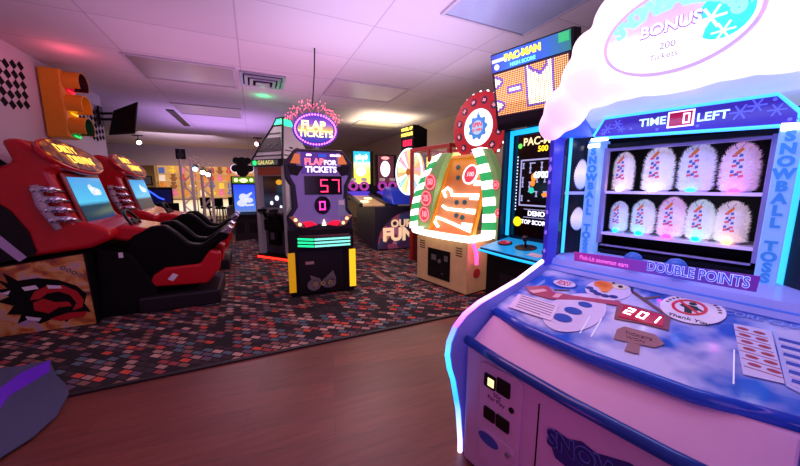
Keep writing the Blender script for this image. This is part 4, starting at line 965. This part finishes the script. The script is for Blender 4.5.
art('scarf_stripes', '#e8b8c0', [[(-.50, .30), (-.44, .36), (-.41, .345), (-.46, .285)], [(-.36, .35), (-.33, .36), (-.33, .31), (-.36, .30)]], off=.007)
art('carrot_nose', '#f08a30', [[(-.255, .575), (-.22, .60), (-.155, .565), (-.16, .5), (-.18, .487)]], discs=[(-.21, .57, .045, .04)], off=.008, es=.1)
art('snowman_eye', '#f4f0d0', discs=[(-.135, .59, .035, .03), (-.175, .615, .022, .02)], off=.006)
art('snowman_pupil', '#181420', discs=[(-.13, .587, .012, .012), (-.172, .61, .009, .009)], off=.009)
art('snowman_smile', '#2a3a8a', discs=[(-.25, .50, .02, .016), (-.22, .475, .02, .016), (-.19, .46, .02, .016), (-.155, .458, .02, .016), (-.12, .47, .02, .016)], off=.006)
art('snowman_brow', '#2a2a58', [[(-.11, .64), (-.08, .62), (-.065, .57), (-.075, .565), (-.09, .61), (-.115, .63)]], off=.006)
art('snowman_buttons', '#3050b0', discs=[(-.195, .322, .033, .024), (-.215, .236, .042, .03), (-.225, .15, .045, .034)], off=.006)
art('twig_arm', '#6a4a4a', [[(-.08, .57), (-.06, .58), (.1, .45), (.09, .435)], [(-.02, .53), (.04, .60), (.05, .595), (0, .52)], [(-.4, .39), (-.33, .43), (-.32, .42), (-.39, .38)]], off=.002)
dsp = art('display_sign', '#8a4a52', [[(-.085, .425), (.0, .435), (.128, .425), (.15, .31), (.05, .30), (-.045, .275)]], off=.004)
G().plate(Mb, [(-.055, .415), (.108, .410), (.128, .322), (-.035, .30)], .003, .006).build('red_display', mat('red_display', '#7a0c28', .2, 0, '#c01040', .5), bd)
Msh = Mb @ Matrix.Translation((.045, .365, 0)) @ Matrix.Rotation(-R(4), 4, 'Z')
G().seg7(Msh, '2', -.075, -.032, .034, .06, .002, .01, .008).seg7(Msh, '0', -.022, -.032, .034, .06, .002, .01, .008).seg7(Msh, '1', .022, -.032, .036, .06, .002, .01, .008).build('display_digits', glow('display_digit', '#ffe0f0', 4), bd)
art('wood_arrow', '#9a6a68', [[(-.005, .20), (.01, .24), (.12, .25), (.165, .205), (.145, .16), (.01, .125)], [(.06, .14), (.1, .145), (.115, .085), (.068, .073)]], off=.004)
G().text(Mb, 'TICKETS', .075, .20, .026, .001, .006, .01, rot=R(4)).text(Mb, 'WON', .075, .17, .026, .001, .006, .01, rot=R(4)).build('arrow_lettering', mat('arrow_ink', '#6a3a40', .6), bd)
st = G().plate(Mb, [(-.525, .233), (-.29, .24), (-.25, .093), (-.49, .083)], .0015, .007).build('white_notice', mat('notice_paper', '#e6dcf0', .5), bd)
g = G()
for k in range(6): g.rect(Mb, -.50+.008*k, -.30+.006*k+(-.05 if k == 5 else 0), .218-.022*k, .224-.022*k, .0006, .0088)
g.build('notice_lines', mat('notice_ink', '#6a6078', .6), st)
bg = art('round_badge', '#d8d8f4', discs=[(-.385, .485, .062, .042)], off=.003)
art('badge_edge', '#2f50b8', discs=[(-.385, .485, .072, .05)], off=.002)
G().text(Mb, 'FAST', -.385, .497, .034, .001, .005, .02).text(Mb, 'PLAY', -.385, .47, .034, .001, .005, .02).build('badge_lettering', mat('badge_red_ink', '#d02838', .5), bg)
# no climbing oval
ns_ = G().disc(Mb, .175, .535, .112, .128, .0015, .006, 40).build('warning_oval', mat('oval_paper', '#f0ecf8', .4), bd)
G().ring(Mb, .165, .54, .062, .05, .001, .0085, 32, ry=.07, riy=.057).plate(Mb, [(.118, .575), (.128, .583), (.213, .503), (.205, .495)], .001, .0086).build('red_ban_ring', mat('ban_red', '#e02038', .4), ns_)
g = G(); g.disc(Mb, .17, .58, .014, .014, .0008, .0078); g.plate(Mb, [(.135, .56), (.19, .562), (.2, .53), (.18, .515), (.185, .49), (.16, .487), (.15, .53), (.13, .54)], .0008, .0078); g.plate(Mb, [(.19, .555), (.215, .535), (.21, .525), (.19, .54)], .0008, .0078); g.build('ban_figure', mat('ban_black', '#15121a', .5), ns_)
G().text(Mb, 'Thank You', .185, .438, .032, .001, .0078, .015).build('thank_you_lettering', mat('thank_ink', '#1c1824', .5), ns_)
g = G()
for k in range(15):
    q = R(172-11.5*k); g.rect(Mb @ Matrix.Translation((.175+.092*math.cos(q), .535+.108*math.sin(q), 0)) @ Matrix.Rotation(q-PI/2, 4, 'Z'), -.005, .005, -.006, .006, .001, .0078)
g.build('warning_arc_text', mat('arc_ink', '#3a2430', .5), ns_)
# score table
art('table_sheet', '#d4d6f2', [[(.315, .50), (.416, .515), (.478, .20), (.388, .177)]], off=.003)
g, g2, g3 = G(), G(), G()
for k in range(6):
    y = .475-.045*k; x = .325+.012*k
    for q in range(2): g.disc(Mb, x+.02+.045*q+.0*k, y, .017, .009, .0008, .005, 14)
    g.rect(Mb, x-.002, x+.09, y-.025, y-.022, .0008, .005)
g.build('table_marks', mat('table_red', '#a83a52', .5), bd)
art('table_side', '#b8c4f0', [[(.425, .50), (.545, .50), (.55, .16), (.482, .19)]], off=.003)
for k in range(6):
    y = .46-.048*k; x = .44+.01*k; g2.rect(Mb, x, x+.085, y, y+.018, .001, .005); g3.rect(Mb, x+.004, x+.08, y-.018, y-.012, .001, .005)
g2.build('table_blue_marks', mat('table_blue', '#3a50b8', .5), bd); g3.build('table_white_marks', WHITE, bd)
G().text(Mb, 'SCORE CHART', .40, .585, .045, .001, .004, .02).build('table_title', mat('title_pale', '#8aa8f0', .4), bd)
art('glass_edge', '#e8ecff', [[(-.132, .228), (-.128, .228), (-.105, .076), (-.109, .076)], [(-.085, .24), (-.081, .24), (-.06, .08), (-.064, .08)], [(.345, .30), (.349, .30), (.378, .10), (.374, .10)]], off=.0095, es=.3)
# ledge, banner, balls
G().box(-.56, .56, .335, .60, .93, .99).build('rear_ledge', AQ, t, bevel=.008)
G().prism([(-.56, .32, .955), (-.56, .36, 1.02), (-.56, .60, 1.06), (-.56, .60, .955)], (1.12, 0, 0)).build('ledge_slope', mat('ledge_lavender', '#a8a8e8', .2, 0, '#6080f0', .25, scale=4), t)
Fb = front(.2915)
bn = G().plate(front(.30), [(-.385, 1.045), (.355, 1.055), (.36, 1.125), (-.39, 1.10)], .008).build('points_banner', ramp_emit('banner_magenta', [(0, '#a02c98'), (.45, '#7a3ab8'), (.6, '#4a48c8'), (1, '#6a2aa8')], 'X', .55), t)
G().text(Fb, 'Pink-Lit snowman earn', -.23, 1.073, .036, .002, 0, .012, sx=.75).build('banner_small_lettering', glow('banner_pink_ink', '#e870d8', .9), bn)
G().text(Fb, 'DOUBLE POINTS', .155, 1.088, .066, .001, 0, .045, sx=.72).build('banner_outline', glow('banner_white_ink', '#c8d0ff', .9), bn)
G().text(Fb, 'DOUBLE POINTS', .155, 1.088, .066, .003, .0005, .008, sx=.72).build('banner_lettering', glow('banner_blue_ink', '#3a48d8', .6), bn)
for x, lab in ((-.115, 'blue ball behind the banner below the turquoise lit target'), (.07, 'blue ball behind the banner below the green lit target')):
    p = Matrix.Rotation(-R(79), 4, 'Z') @ Vector((x, .385, 1.088))
    o = G().ell((0, 0, 0), .045, 18, 12).build('blue_ball', mat('ball_blue', '#2a5ab8', .4, 0, '#2a60d0', .2), None, smooth=True)
    o.location = (1.538+p.x, .804+p.y, p.z); tag(o, lab, 'ball', 'blue balls on the ledge')
# posts, pillars, housing
for s in (-1, 1):
    x = s*.565
    p_ = G().box(x-.014, x+.014, .27, .40, .98, 1.86).build('corner_post', VIO, t, bevel=.005)
    g = G()
    for z in (1.08, 1.2, 1.33, 1.52, 1.66): g.disc(frame((x-.0, .27, z), (1, 0, 0), (0, 0, 1)), 0, 0, .008, .014, .003, seg=8)
    g.plate(frame((x, .27, 1.6), (1, 0, 0), (0, 0, 1)), [(-.012, 0), (0, .03), (.012, 0), (0, -.02)], .003)
    g.build('post_snowflakes', mat('flake_violet', '#9a70e8', .4, 0, '#a080ff', .5), p_)
UB = mat('upper_blue', '#3a66e0', .3, 0, '#3060ff', .4, scale=5)
G().box(-.58, .58, .96, 1.0, .95, 2.3).build('rear_wall', BLACKM, t)
for s in (-1, 1):
    x = s*.57
    G().box(x-.008, x+.008, .44, .96, 1.02, 1.9).build('side_window', mat('side_window_%d' % s, '#30386a', .1, 0, '#2838a0', .25, alpha=.75), t)
    # inner side board: reflection of the targets painted on as glowing shapes
    a = Vector((s*.545-.0, .43, 0)); b_ = Vector(((-.452 if s < 0 else .39), .575, 0))
    if s > 0: a, b_ = b_, a
    Mi = frame((a.x, a.y, 0), b_-a, (0, 0, 1)); Lw = (b_-a).length
    sd = G().rect(Mi, 0, Lw, 1.05, 1.82, .008, -.008).build('inner_side_board', mat('inner_black', '#0a0a14', .2), t)
    PFM = ramp_emit('fluff_reflection_%d' % s, [(0, '#a0b8ff'), (.4, '#e8e0f4'), (.55, '#fff0e0'), (1, '#c8c0d8')], 'Z', .5)
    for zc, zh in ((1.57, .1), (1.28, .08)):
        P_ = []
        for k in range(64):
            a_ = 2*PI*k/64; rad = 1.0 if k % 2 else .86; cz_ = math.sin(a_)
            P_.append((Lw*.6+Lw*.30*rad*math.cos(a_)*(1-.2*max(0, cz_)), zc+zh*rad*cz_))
        G().plate(Mi, P_, .002, .001).build('fluff_reflection', PFM, sd)
    G().rect(Mi, 0, Lw, 1.44, 1.46, .003, .002).build('shelf_reflection', glow('shelf_reflection', '#8a90d8', .8), sd)
    G().rect(Mi, Lw*.03, Lw*.15, 1.05, 1.82, .004, .002).build('cyan_glow_bar', glow('cyan_bar', '#38b8ff', 1.3), sd)
# window opening
wx0, wx1, wz0, wz1 = -.368, .300, 1.147, 1.712
FR = mat('frame_lilac', '#8a80b0', .3, 0, '#7060c0', .22)
for a in ((wx0-.022, wx0, wz0-.02, wz1+.02), (wx1, wx1+.022, wz0-.02, wz1+.02), (wx0, wx1, wz1, wz1+.014), (wx0, wx1, wz0-.035, wz0-.028)): G().box(a[0], a[1], .58, .62, a[2], a[3]).build('window_frame', FR, t, bevel=.003)
for s in (-1, 1):
    x0, x1 = (-.462, wx0-.022) if s < 0 else (wx1+.022, .392)
    pl = G().box(x0, x1, .52, .66, 1.04, 1.78).build('letter_pillar', mat('pillar_ice', '#8ab0f0', .25, 0, '#78a8ff', .55, scale=8, var=.25), t, bevel=.004)
    g = G(); Fq = front(.519)
    for k, ch in enumerate('SNOWBALL'): g.text(Fq, ch, (x0+x1)/2, 1.71-.054*k, .06, .004, 0, .06)
    PLM = mat('pillar_letters', '#3a78d0', .3, 0, '#3a88e0', .5)
    g.build('pillar_lettering', PLM, pl); g = G()
    for k, ch in enumerate('TOSS'): g.text(Fq, ch, (x0+x1)/2, 1.225-.05*k, .06, .004, 0, .06)
    g.build('pillar_lettering', mat('pillar_letters', '#3a78d0', .3, 0, '#3a88e0', .5), pl)
    G().box(x0+.005, x1-.005, .505, .52, 1.735, 1.755).build('pillar_lamp', LEDWHITE, t)
BX = mat('box_black', '#050509', .6)
G().box(wx0-.03, wx1+.03, .92, .95, 1.06, 1.76).build('target_backing', BX, t)
for x in (wx0-.03, wx1+.02): G().box(x, x+.01, .62, .92, 1.06, 1.76).build('target_side', BX, t)
for z0, z1 in ((1.06, 1.085), (1.735, 1.76)): G().box(wx0-.03, wx1+.03, .62, .92, z0, z1).build('target_cap', BX, t)
SHF = mat('shelf_white', '#c8c0e0', .3)
shelves = {'top': 1.462, 'bottom': 1.198}
for z in shelves.values():
    G().box(wx0, wx1, .60, .86, z-.012, z).build('target_shelf', SHF, t)
    G().box(wx0, wx1, .596, .60, z-.014, z+.003).build('shelf_edge', mat('shelf_edge', '#d8c8f0', .3, 0, '#b0a0ff', .5), t)
# sign board
Fs = front(.49)
sb = G().plate(Fs, [(-.415, 1.80), (-.36, 1.895), (.305, 1.885), (.375, 1.80), (.37, 1.75), (-.40, 1.785)], .02).build('time_sign', mat('sign_violet', '#3a2a98', .25, 0, '#4030c8', .45, scale=9, var=.3), t)
Fr_ = front(.47)
rim = [(-.415, 1.80), (-.36, 1.895), (.305, 1.885), (.375, 1.80), (.37, 1.75), (-.40, 1.785)]
G().tube([(x, .472, z) for x, z in rim], .0085, 8, closed=True).build('sign_blue_tube', glow('sign_tube', '#3a9cff', 2.2), sb)
g = G(); Fz = front(.469)
g.text(Fz, 'TIME', -.125, 1.837, .055, .003, 0, .02).text(Fz, 'LEFT', .11, 1.828, .055, .003, 0, .02); g.build('sign_lettering', glow('sign_ice', '#bfe8ff', 1.3), sb)
G().rect(Fz, -.06, .045, 1.795, 1.875, .003).build('timer_frame', glow('timer_frame', '#f0e0ff', 1.3), sb)
G().rect(Fz, -.052, .037, 1.802, 1.868, .003, .002).build('timer_display', mat('timer_red', '#8a0c40', .2, 0, '#b01050', .7), sb)
G().seg7(front(.464), '0', .002, 1.81, .028, .05, .002, 0, .007).build('timer_digit', glow('timer_digit', '#ffd0e8', 3.5), sb)
g = G()
def flake(g, M, x, y, r_):
    for k in range(6):
        q = PI/3*k; c, s_ = math.cos(q), math.sin(q); w = r_*.1
        g.plate(M, [(x-w*s_, y+w*c), (x+r_*c-w*s_, y+r_*s_+w*c), (x+r_*c+w*s_, y+r_*s_-w*c), (x+w*s_, y-w*c)], .002)
for x, y, r_ in ((-.34, 1.83, .03), (-.29, 1.85, .025), (-.27, 1.82, .02), (.2, 1.83, .035), (.25, 1.85, .03), (.31, 1.82, .028), (-.36, 1.81, .02)): flake(g, Fz, x, y, r_)
for x, y in ((-.22, 1.815), (.06, 1.79), (-.1, 1.795), (.3, 1.865), (.35, 1.775)): g.disc(Fz, x, y, .007, t=.003, seg=10)
g.build('sign_snowflakes', glow('sign_flakes', '#5a62e8', .75), sb)
g = G(); g.tube([(-.42, .46, 1.775), (-.33, .46, 1.772)], .009, 8); g.tube([(.33, .46, 1.752), (.39, .46, 1.745)], .009, 8); g.build('sign_lamps', LEDWHITE, t)
# hood above the sign and cloud canopy
HW = mat('hood_white', '#e0e4fa', .25, 0, '#c0d0ff', .55)
G().prism([(-.575, .52, 1.9), (-.575, .98, 1.9), (-.575, .98, 2.3), (-.575, .36, 2.2), (-.575, .34, 1.97)], (1.15, 0, 0)).build('hood', HW, t, bevel=.006)
for s in (-1, 1): G().prism([(s*.575, .3, 1.80), (s*.575, .98, 1.80), (s*.575, .98, 2.05), (s*.575, .34, 1.98)], (-.015*s, 0, 0)).build('hood_side', mat('hood_side_%d' % s, '#5a9af0', .3, 0, '#4a90ff', .5), t)
G().prism([(-.56, .3, 1.795), (-.56, .50, 1.80), (-.42, .50, 1.80), (-.42, .3, 1.90)], (0, 0, .02)).build('hood_gusset', UB, t)
bm_ = G()
for c, r_ in (((0, .30, 2.20), (.42, .17, .27)), ((-.34, .30, 2.10), (.20, .16, .17)), ((.34, .30, 2.10), (.20, .16, .17)), ((-.50, .28, 1.95), (.12, .13, .13)), ((.50, .28, 1.95), (.12, .13, .13)),
              ((-.56, .25, 1.86), (.075, .085, .09)), ((.56, .25, 1.86), (.075, .085, .09)), ((-.2, .32, 2.36), (.2, .14, .16)), ((.2, .32, 2.36), (.2, .14, .16)), ((0, .32, 2.45), (.2, .14, .16)),
              ((-.2, .28, 2.02), (.18, .12, .08)), ((0, .28, 2.01), (.2, .12, .08)), ((.2, .28, 2.02), (.18, .12, .08)), ((-.38, .28, 2.24), (.1, .1, .1)), ((.38, .28, 2.24), (.1, .1, .1))):
    bm_.ell(c, r_, 20, 14)
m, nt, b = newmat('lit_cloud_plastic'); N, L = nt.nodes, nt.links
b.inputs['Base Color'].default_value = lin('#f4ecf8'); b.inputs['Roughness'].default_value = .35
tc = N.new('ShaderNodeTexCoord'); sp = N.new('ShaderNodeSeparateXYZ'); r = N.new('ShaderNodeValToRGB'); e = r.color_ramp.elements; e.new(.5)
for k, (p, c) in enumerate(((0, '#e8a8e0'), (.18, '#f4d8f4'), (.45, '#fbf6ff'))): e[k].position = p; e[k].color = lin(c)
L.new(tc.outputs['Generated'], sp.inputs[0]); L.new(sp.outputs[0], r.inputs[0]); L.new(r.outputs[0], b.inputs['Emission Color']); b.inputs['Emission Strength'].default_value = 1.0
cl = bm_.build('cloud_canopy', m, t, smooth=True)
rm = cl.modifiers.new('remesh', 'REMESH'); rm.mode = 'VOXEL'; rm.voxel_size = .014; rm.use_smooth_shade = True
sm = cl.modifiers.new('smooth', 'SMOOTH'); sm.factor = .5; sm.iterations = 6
# oval bonus sign on the cloud
Mo = frame((0, .115, 2.15), (1, 0, 0), (0, -.05, 1))
ov = G().disc(Mo, .015, .0, .255, .165, .03, -.03, 48).build('bonus_sign', ramp_emit('bonus_face', [(0, '#ffffff'), (.5, '#f8f4ff'), (.62, '#d0b8f4'), (.8, '#b8a0f0'), (1, '#8ad0f4')], 'Z', 1.15), t)
G().ring(Mo, .015, 0, .263, .25, .02, -.01, 48, ry=.173, riy=.16).build('sign_rim', glow('sign_rim', '#c8b0ff', .9), ov)
G().disc(Mo, .165, -.0, .085, .085, .002, .001, rot=.3).build('teal_patch', glow('teal_patch', '#38e0e8', 1.1), ov)
G().plate(Mo, [(-.18, -.115), (.10, -.125), (.12, .0), (-.22, -.02)], .002, .0025).build('white_patch', glow('white_patch', '#ffffff', 1.3), ov)
g = G()
for k, ch in enumerate('SNOWBALL'): q = R(152-13.5*k); g.text(Mo, ch, .21*math.cos(q), -.0+.115*math.sin(q), .088, .004, .004, .06, rot=(q-PI/2)*.5)
for k, ch in enumerate('TOSS'): q = R(46-13*k); g.text(Mo, ch, .215*math.cos(q), .0+.115*math.sin(q), .088, .004, .004, .06, rot=(q-PI/2)*.5)
g.build('title_lettering', glow('title_ice', '#8adcf4', 1.1), ov)
G().text(Mo, 'BONUS', -.0, .018, .062, .003, .004, .07).build('bonus_outline', glow('bonus_violet', '#8060c0', .8), ov)
G().text(Mo, 'BONUS', -.0, .02, .062, .003, .0055, .03).build('bonus_lettering', glow('bonus_white', '#f0e8ff', 1.3), ov)
G().text(Mo, '200', -.0, -.055, .038, .002, .005, .005).text(Mo, 'Tickets', -.01, -.095, .034, .002, .005, .005).build('ticket_lettering', glow('ticket_grey', '#a09ab8', .7), ov)
g = G(); flake(g, Mo @ Matrix.Translation((0, 0, .005)), .13, .0, .045); flake(g, Mo @ Matrix.Translation((0, 0, .005)), .17, -.06, .035); g.build('bonus_snowflakes', glow('bonus_flake', '#d8fbff', 1.3), ov)

# fluffy targets -------------------------------------------------------------
RZ = Matrix.Rotation(-R(79), 4, 'Z')
def fluffy(x, y, z, w, h, col, label, grp, gcol):
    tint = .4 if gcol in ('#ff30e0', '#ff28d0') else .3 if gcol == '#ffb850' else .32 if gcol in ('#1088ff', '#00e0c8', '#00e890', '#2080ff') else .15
    p = RZ @ Vector((x, y, z)); t = thing('fluffy_target', (1.538+p.x, .804+p.y, z), -R(79), label, 'fluffy toy', grp)
    G().cyl((0, 0, 0.001), (0, 0, .012), w*.36, seg=20).build('base', mat('target_base', '#d8d0e8', .4), t)
    rnd = random.Random(int(x*1000)+int(z*100))
    g = G(); n = 0
    def surf(a, s):     # s 0..1 from base to crown
        s2 = s*1.0
        if s2 < .62: rr_, zz = w*.40, .012+h*.62*s2/.62*.98
        else:
            q = (s2-.62)/.38*PI/2; rr_, zz = w*.40*math.cos(q), .012+h*.61+h*.30*math.sin(q)
        return Vector((rr_*math.cos(a), rr_*.8*math.sin(a), zz))
    rows = []
    for j in range(13):
        rows.append([g.bm.verts.new(surf(2*PI*i/22, min(.985, j/12.0))) for i in range(22)])
    for j in range(12):
        for i in range(22): g.bm.faces.new((rows[j][i], rows[j][(i+1) % 22], rows[j+1][(i+1) % 22], rows[j+1][i]))
    g.bm.faces.new(rows[12]); g.bm.faces.new(rows[0][::-1])
    for k in range(2200):
        a = rnd.random()*2*PI; s = rnd.random()**.9*.99; p0 = surf(a, s)
        nrm = Vector((math.cos(a), math.sin(a)*1.1, 0)) if s < .6 else (p0-Vector((0, 0, h*.5))).normalized()
        d = (nrm*(1+.0*s)+Vector((rnd.uniform(-.35, .35), rnd.uniform(-.35, .35), rnd.uniform(-.1, .7)))).normalized()
        ln = w*(.07+.08*rnd.random()); side = d.cross(Vector((rnd.random()-.5, rnd.random()-.5, rnd.random()-.5))).normalized()*w*.010
        a_, b_, c_ = g.verts([p0+side, p0-side, p0+d*ln]); g.bm.faces.new((a_, b_, c_))
    me = bpy.data.meshes.new('fur'); g.bm.to_mesh(me); g.bm.free()
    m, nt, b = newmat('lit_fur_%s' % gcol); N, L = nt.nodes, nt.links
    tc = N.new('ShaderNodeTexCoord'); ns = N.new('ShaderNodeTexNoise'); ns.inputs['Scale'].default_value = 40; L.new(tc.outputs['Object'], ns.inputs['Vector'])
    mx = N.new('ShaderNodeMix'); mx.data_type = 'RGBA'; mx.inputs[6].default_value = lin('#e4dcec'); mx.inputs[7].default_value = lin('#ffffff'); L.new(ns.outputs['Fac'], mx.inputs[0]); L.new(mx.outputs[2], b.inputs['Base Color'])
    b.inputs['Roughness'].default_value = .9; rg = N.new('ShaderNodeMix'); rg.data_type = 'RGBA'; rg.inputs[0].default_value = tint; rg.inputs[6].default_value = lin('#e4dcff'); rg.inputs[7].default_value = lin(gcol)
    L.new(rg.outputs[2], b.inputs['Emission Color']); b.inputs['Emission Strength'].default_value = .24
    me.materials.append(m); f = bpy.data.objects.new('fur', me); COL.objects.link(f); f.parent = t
    # printed figure on a clear tag in front
    F_ = front(-w*.44)
    q = h/.24*1.3
    pr_ = G().plate(F_, [(-.018*q, .055*q), (.018*q, .055*q), (.012*q, .15*q), (-.010*q, .15*q)], .001).build('figure_print', mat('print_pale', '#d8d0ee', .4, 0, '#d0c8f0', .4), t)
    g = G()
    for dx, dz in ((-.010, .135), (.008, .118), (-.008, .098), (.007, .075), (-.01, .064), (.012, .06)): g.plate(F_, [((dx-.007)*q, (dz-.005)*q), ((dx+.007)*q, (dz-.002)*q), ((dx+.006)*q, (dz+.007)*q), ((dx-.007)*q, (dz+.004)*q)], .001, .0012)
    g.build('print_red_marks', mat('print_red', '#d86070', .4, 0, '#d86070', .3), pr_)
    g = G()
    for dx, dz in ((.006, .136), (-.009, .116), (.009, .095), (-.012, .078), (0, .108), (.0, .068)): g.plate(F_, [((dx-.005)*q, (dz-.006)*q), ((dx+.005)*q, (dz-.004)*q), ((dx+.004)*q, (dz+.006)*q), ((dx-.004)*q, (dz+.005)*q)], .001, .0012)
    g.tube([F_ @ Vector((-.006*q, .158*q, .001)), F_ @ Vector((-.016*q, .178*q, .001)), F_ @ Vector((-.01*q, .182*q, .001))], .0014, 5); g.tube([F_ @ Vector((.004*q, .165*q, .001)), F_ @ Vector((.014*q, .182*q, .001))], .0014, 5)
    g.build('print_blue_marks', mat('print_blue', '#5a68b0', .4, 0, '#5060b0', .2), pr_)
    G().plate(F_, [(-.014*q, .142*q), (.006*q, .166*q), (.012*q, .158*q), (.0, .14*q)], .0015, .0012).build('print_beak', mat('print_orange', '#e8803a', .4, 0, '#e8803a', .2), pr_)
    G().ell((0, -w*.42, .012), (w*.14, .012, .012), 12, 8).build('base_lamp', glow('base_lamp_'+gcol, gcol, 7), t)
    for yy_ in (-w*.85,):
        li = bpy.data.lights.new('base_light', 'POINT'); li.color = lin(col)[:3]; li.energy = .10; li.shadow_soft_size = .012
        lo = bpy.data.objects.new('base_light', li); COL.objects.link(lo); lo.parent = t; lo.location = (0, yy_, .035)
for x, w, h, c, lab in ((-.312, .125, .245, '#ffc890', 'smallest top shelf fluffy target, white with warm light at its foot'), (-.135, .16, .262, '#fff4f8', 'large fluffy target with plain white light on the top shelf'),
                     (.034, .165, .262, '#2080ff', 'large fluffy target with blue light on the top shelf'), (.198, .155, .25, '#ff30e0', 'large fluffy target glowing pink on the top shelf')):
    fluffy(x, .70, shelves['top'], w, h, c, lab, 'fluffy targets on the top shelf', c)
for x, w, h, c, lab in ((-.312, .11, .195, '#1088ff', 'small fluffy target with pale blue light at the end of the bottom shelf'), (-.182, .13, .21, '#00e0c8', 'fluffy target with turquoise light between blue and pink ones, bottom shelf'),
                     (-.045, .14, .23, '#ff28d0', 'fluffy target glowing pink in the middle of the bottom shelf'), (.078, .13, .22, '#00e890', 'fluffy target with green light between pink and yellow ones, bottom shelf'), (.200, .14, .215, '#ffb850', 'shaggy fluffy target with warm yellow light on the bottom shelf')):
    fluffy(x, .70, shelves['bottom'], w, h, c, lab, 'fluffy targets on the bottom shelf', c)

# ------------------------------------------------------------------ lights
def light(kind, loc, col, energy, size=.2, rot=(0, 0, 0), sizey=None):
    li = bpy.data.lights.new('lamp', kind); li.color = lin(col)[:3]; li.energy = energy
    if kind == 'AREA':
        li.size = size
        if sizey: li.shape = 'RECTANGLE'; li.size_y = sizey
    elif kind == 'POINT': li.shadow_soft_size = size
    elif kind == 'SPOT': li.shadow_soft_size = size; li.spot_size = R(70); li.spot_blend = .6
    o = bpy.data.objects.new('lamp', li); COL.objects.link(o); o.location = loc; o.rotation_euler = rot; return o
UP = (PI, 0, 0)  # upturned areas are added to wash the ceiling, no fixtures behind them
light('AREA', (1.0, 1.6, 2.1), '#c888d8', 21, 2.6, UP)        # lilac wash on the near ceiling
light('AREA', (.1, 4.9, 2.3), '#dc98cc', 26, 2.8, UP)
light('AREA', (1.5, 3.0, 2.3), '#dcc8f4', 29, 2.2, UP)
light('AREA', (-.6, 9.4, 2.4), '#bc90dc', 48, 2.5, UP)
light('AREA', (-2.0, 12.6, 2.4), '#e0c0d8', 26, 2.0, (R(125), 0, 0))  # added to brighten the back header, no fixture there
light('AREA', (3.0, 7.4, 2.85), '#ffe8c0', 22, 1.4, UP)
light('AREA', (-1.5, 13.8, 2.9), '#ffd8a0', 75, 4, (0, 0, 0), 1.5)
light('AREA', (-.3, -2.2, 2.2), '#c890d8', 34, 2.5, (R(78), 0, R(0)))  # added pinkish fill from behind the camera
light('AREA', (.9, 2.0, 3.05), '#f0a0a8', 32, 1.4, (0, 0, 0))
light('AREA', (-.2, 7.6, 3.05), '#e8c0d0', 34, 1.6, (0, 0, 0))
light('AREA', (1.8, 5.4, 3.05), '#f8d0d8', 38, 1.2, (0, 0, 0))
light('POINT', (2.66, 3.12, .62), '#ff70b8', 1.6, .04)
light('POINT', (.28, 6.45, 3.0), '#30ff90', 1.6, .05)
light('POINT', (-1.9, 5.3, 2.9), '#ff5a6a', 2.5, .05)
p = RZ @ Vector((0, .22, 1.86))
light('AREA', (1.538+p.x, .804+p.y, p.z), '#a8b8ff', 3.4, .8, (0, 0, -R(79)), .2)
p = RZ @ Vector((-.05, -.9, .9))
light('POINT', (1.538+p.x, .804+p.y, .55), '#ff50d8', .7, .1)
w = bpy.data.worlds.new('World'); scene.world = w; w.use_nodes = True
w.node_tree.nodes['Background'].inputs[0].default_value = lin('#5a3a66'); w.node_tree.nodes['Background'].inputs[1].default_value = .3

# ------------------------------------------------------------------ camera
cd = bpy.data.cameras.new('Camera'); cd.sensor_width = 36; cd.lens = 312.5/800*36; cd.clip_start = .05; cd.clip_end = 80
cam = bpy.data.objects.new('Camera', cd); COL.objects.link(cam); cam.location = (0, 0, 1.5)
cam.rotation_euler = (R(90-8.67), 0, -R(25)); scene.camera = cam
scene.view_settings.view_transform = 'Standard'; scene.view_settings.look = 'None'
scene.view_settings.exposure = 0.0
scene.cycles.use_denoising = True
scene.cycles.max_bounces = 6; scene.cycles.sample_clamp_indirect = 4
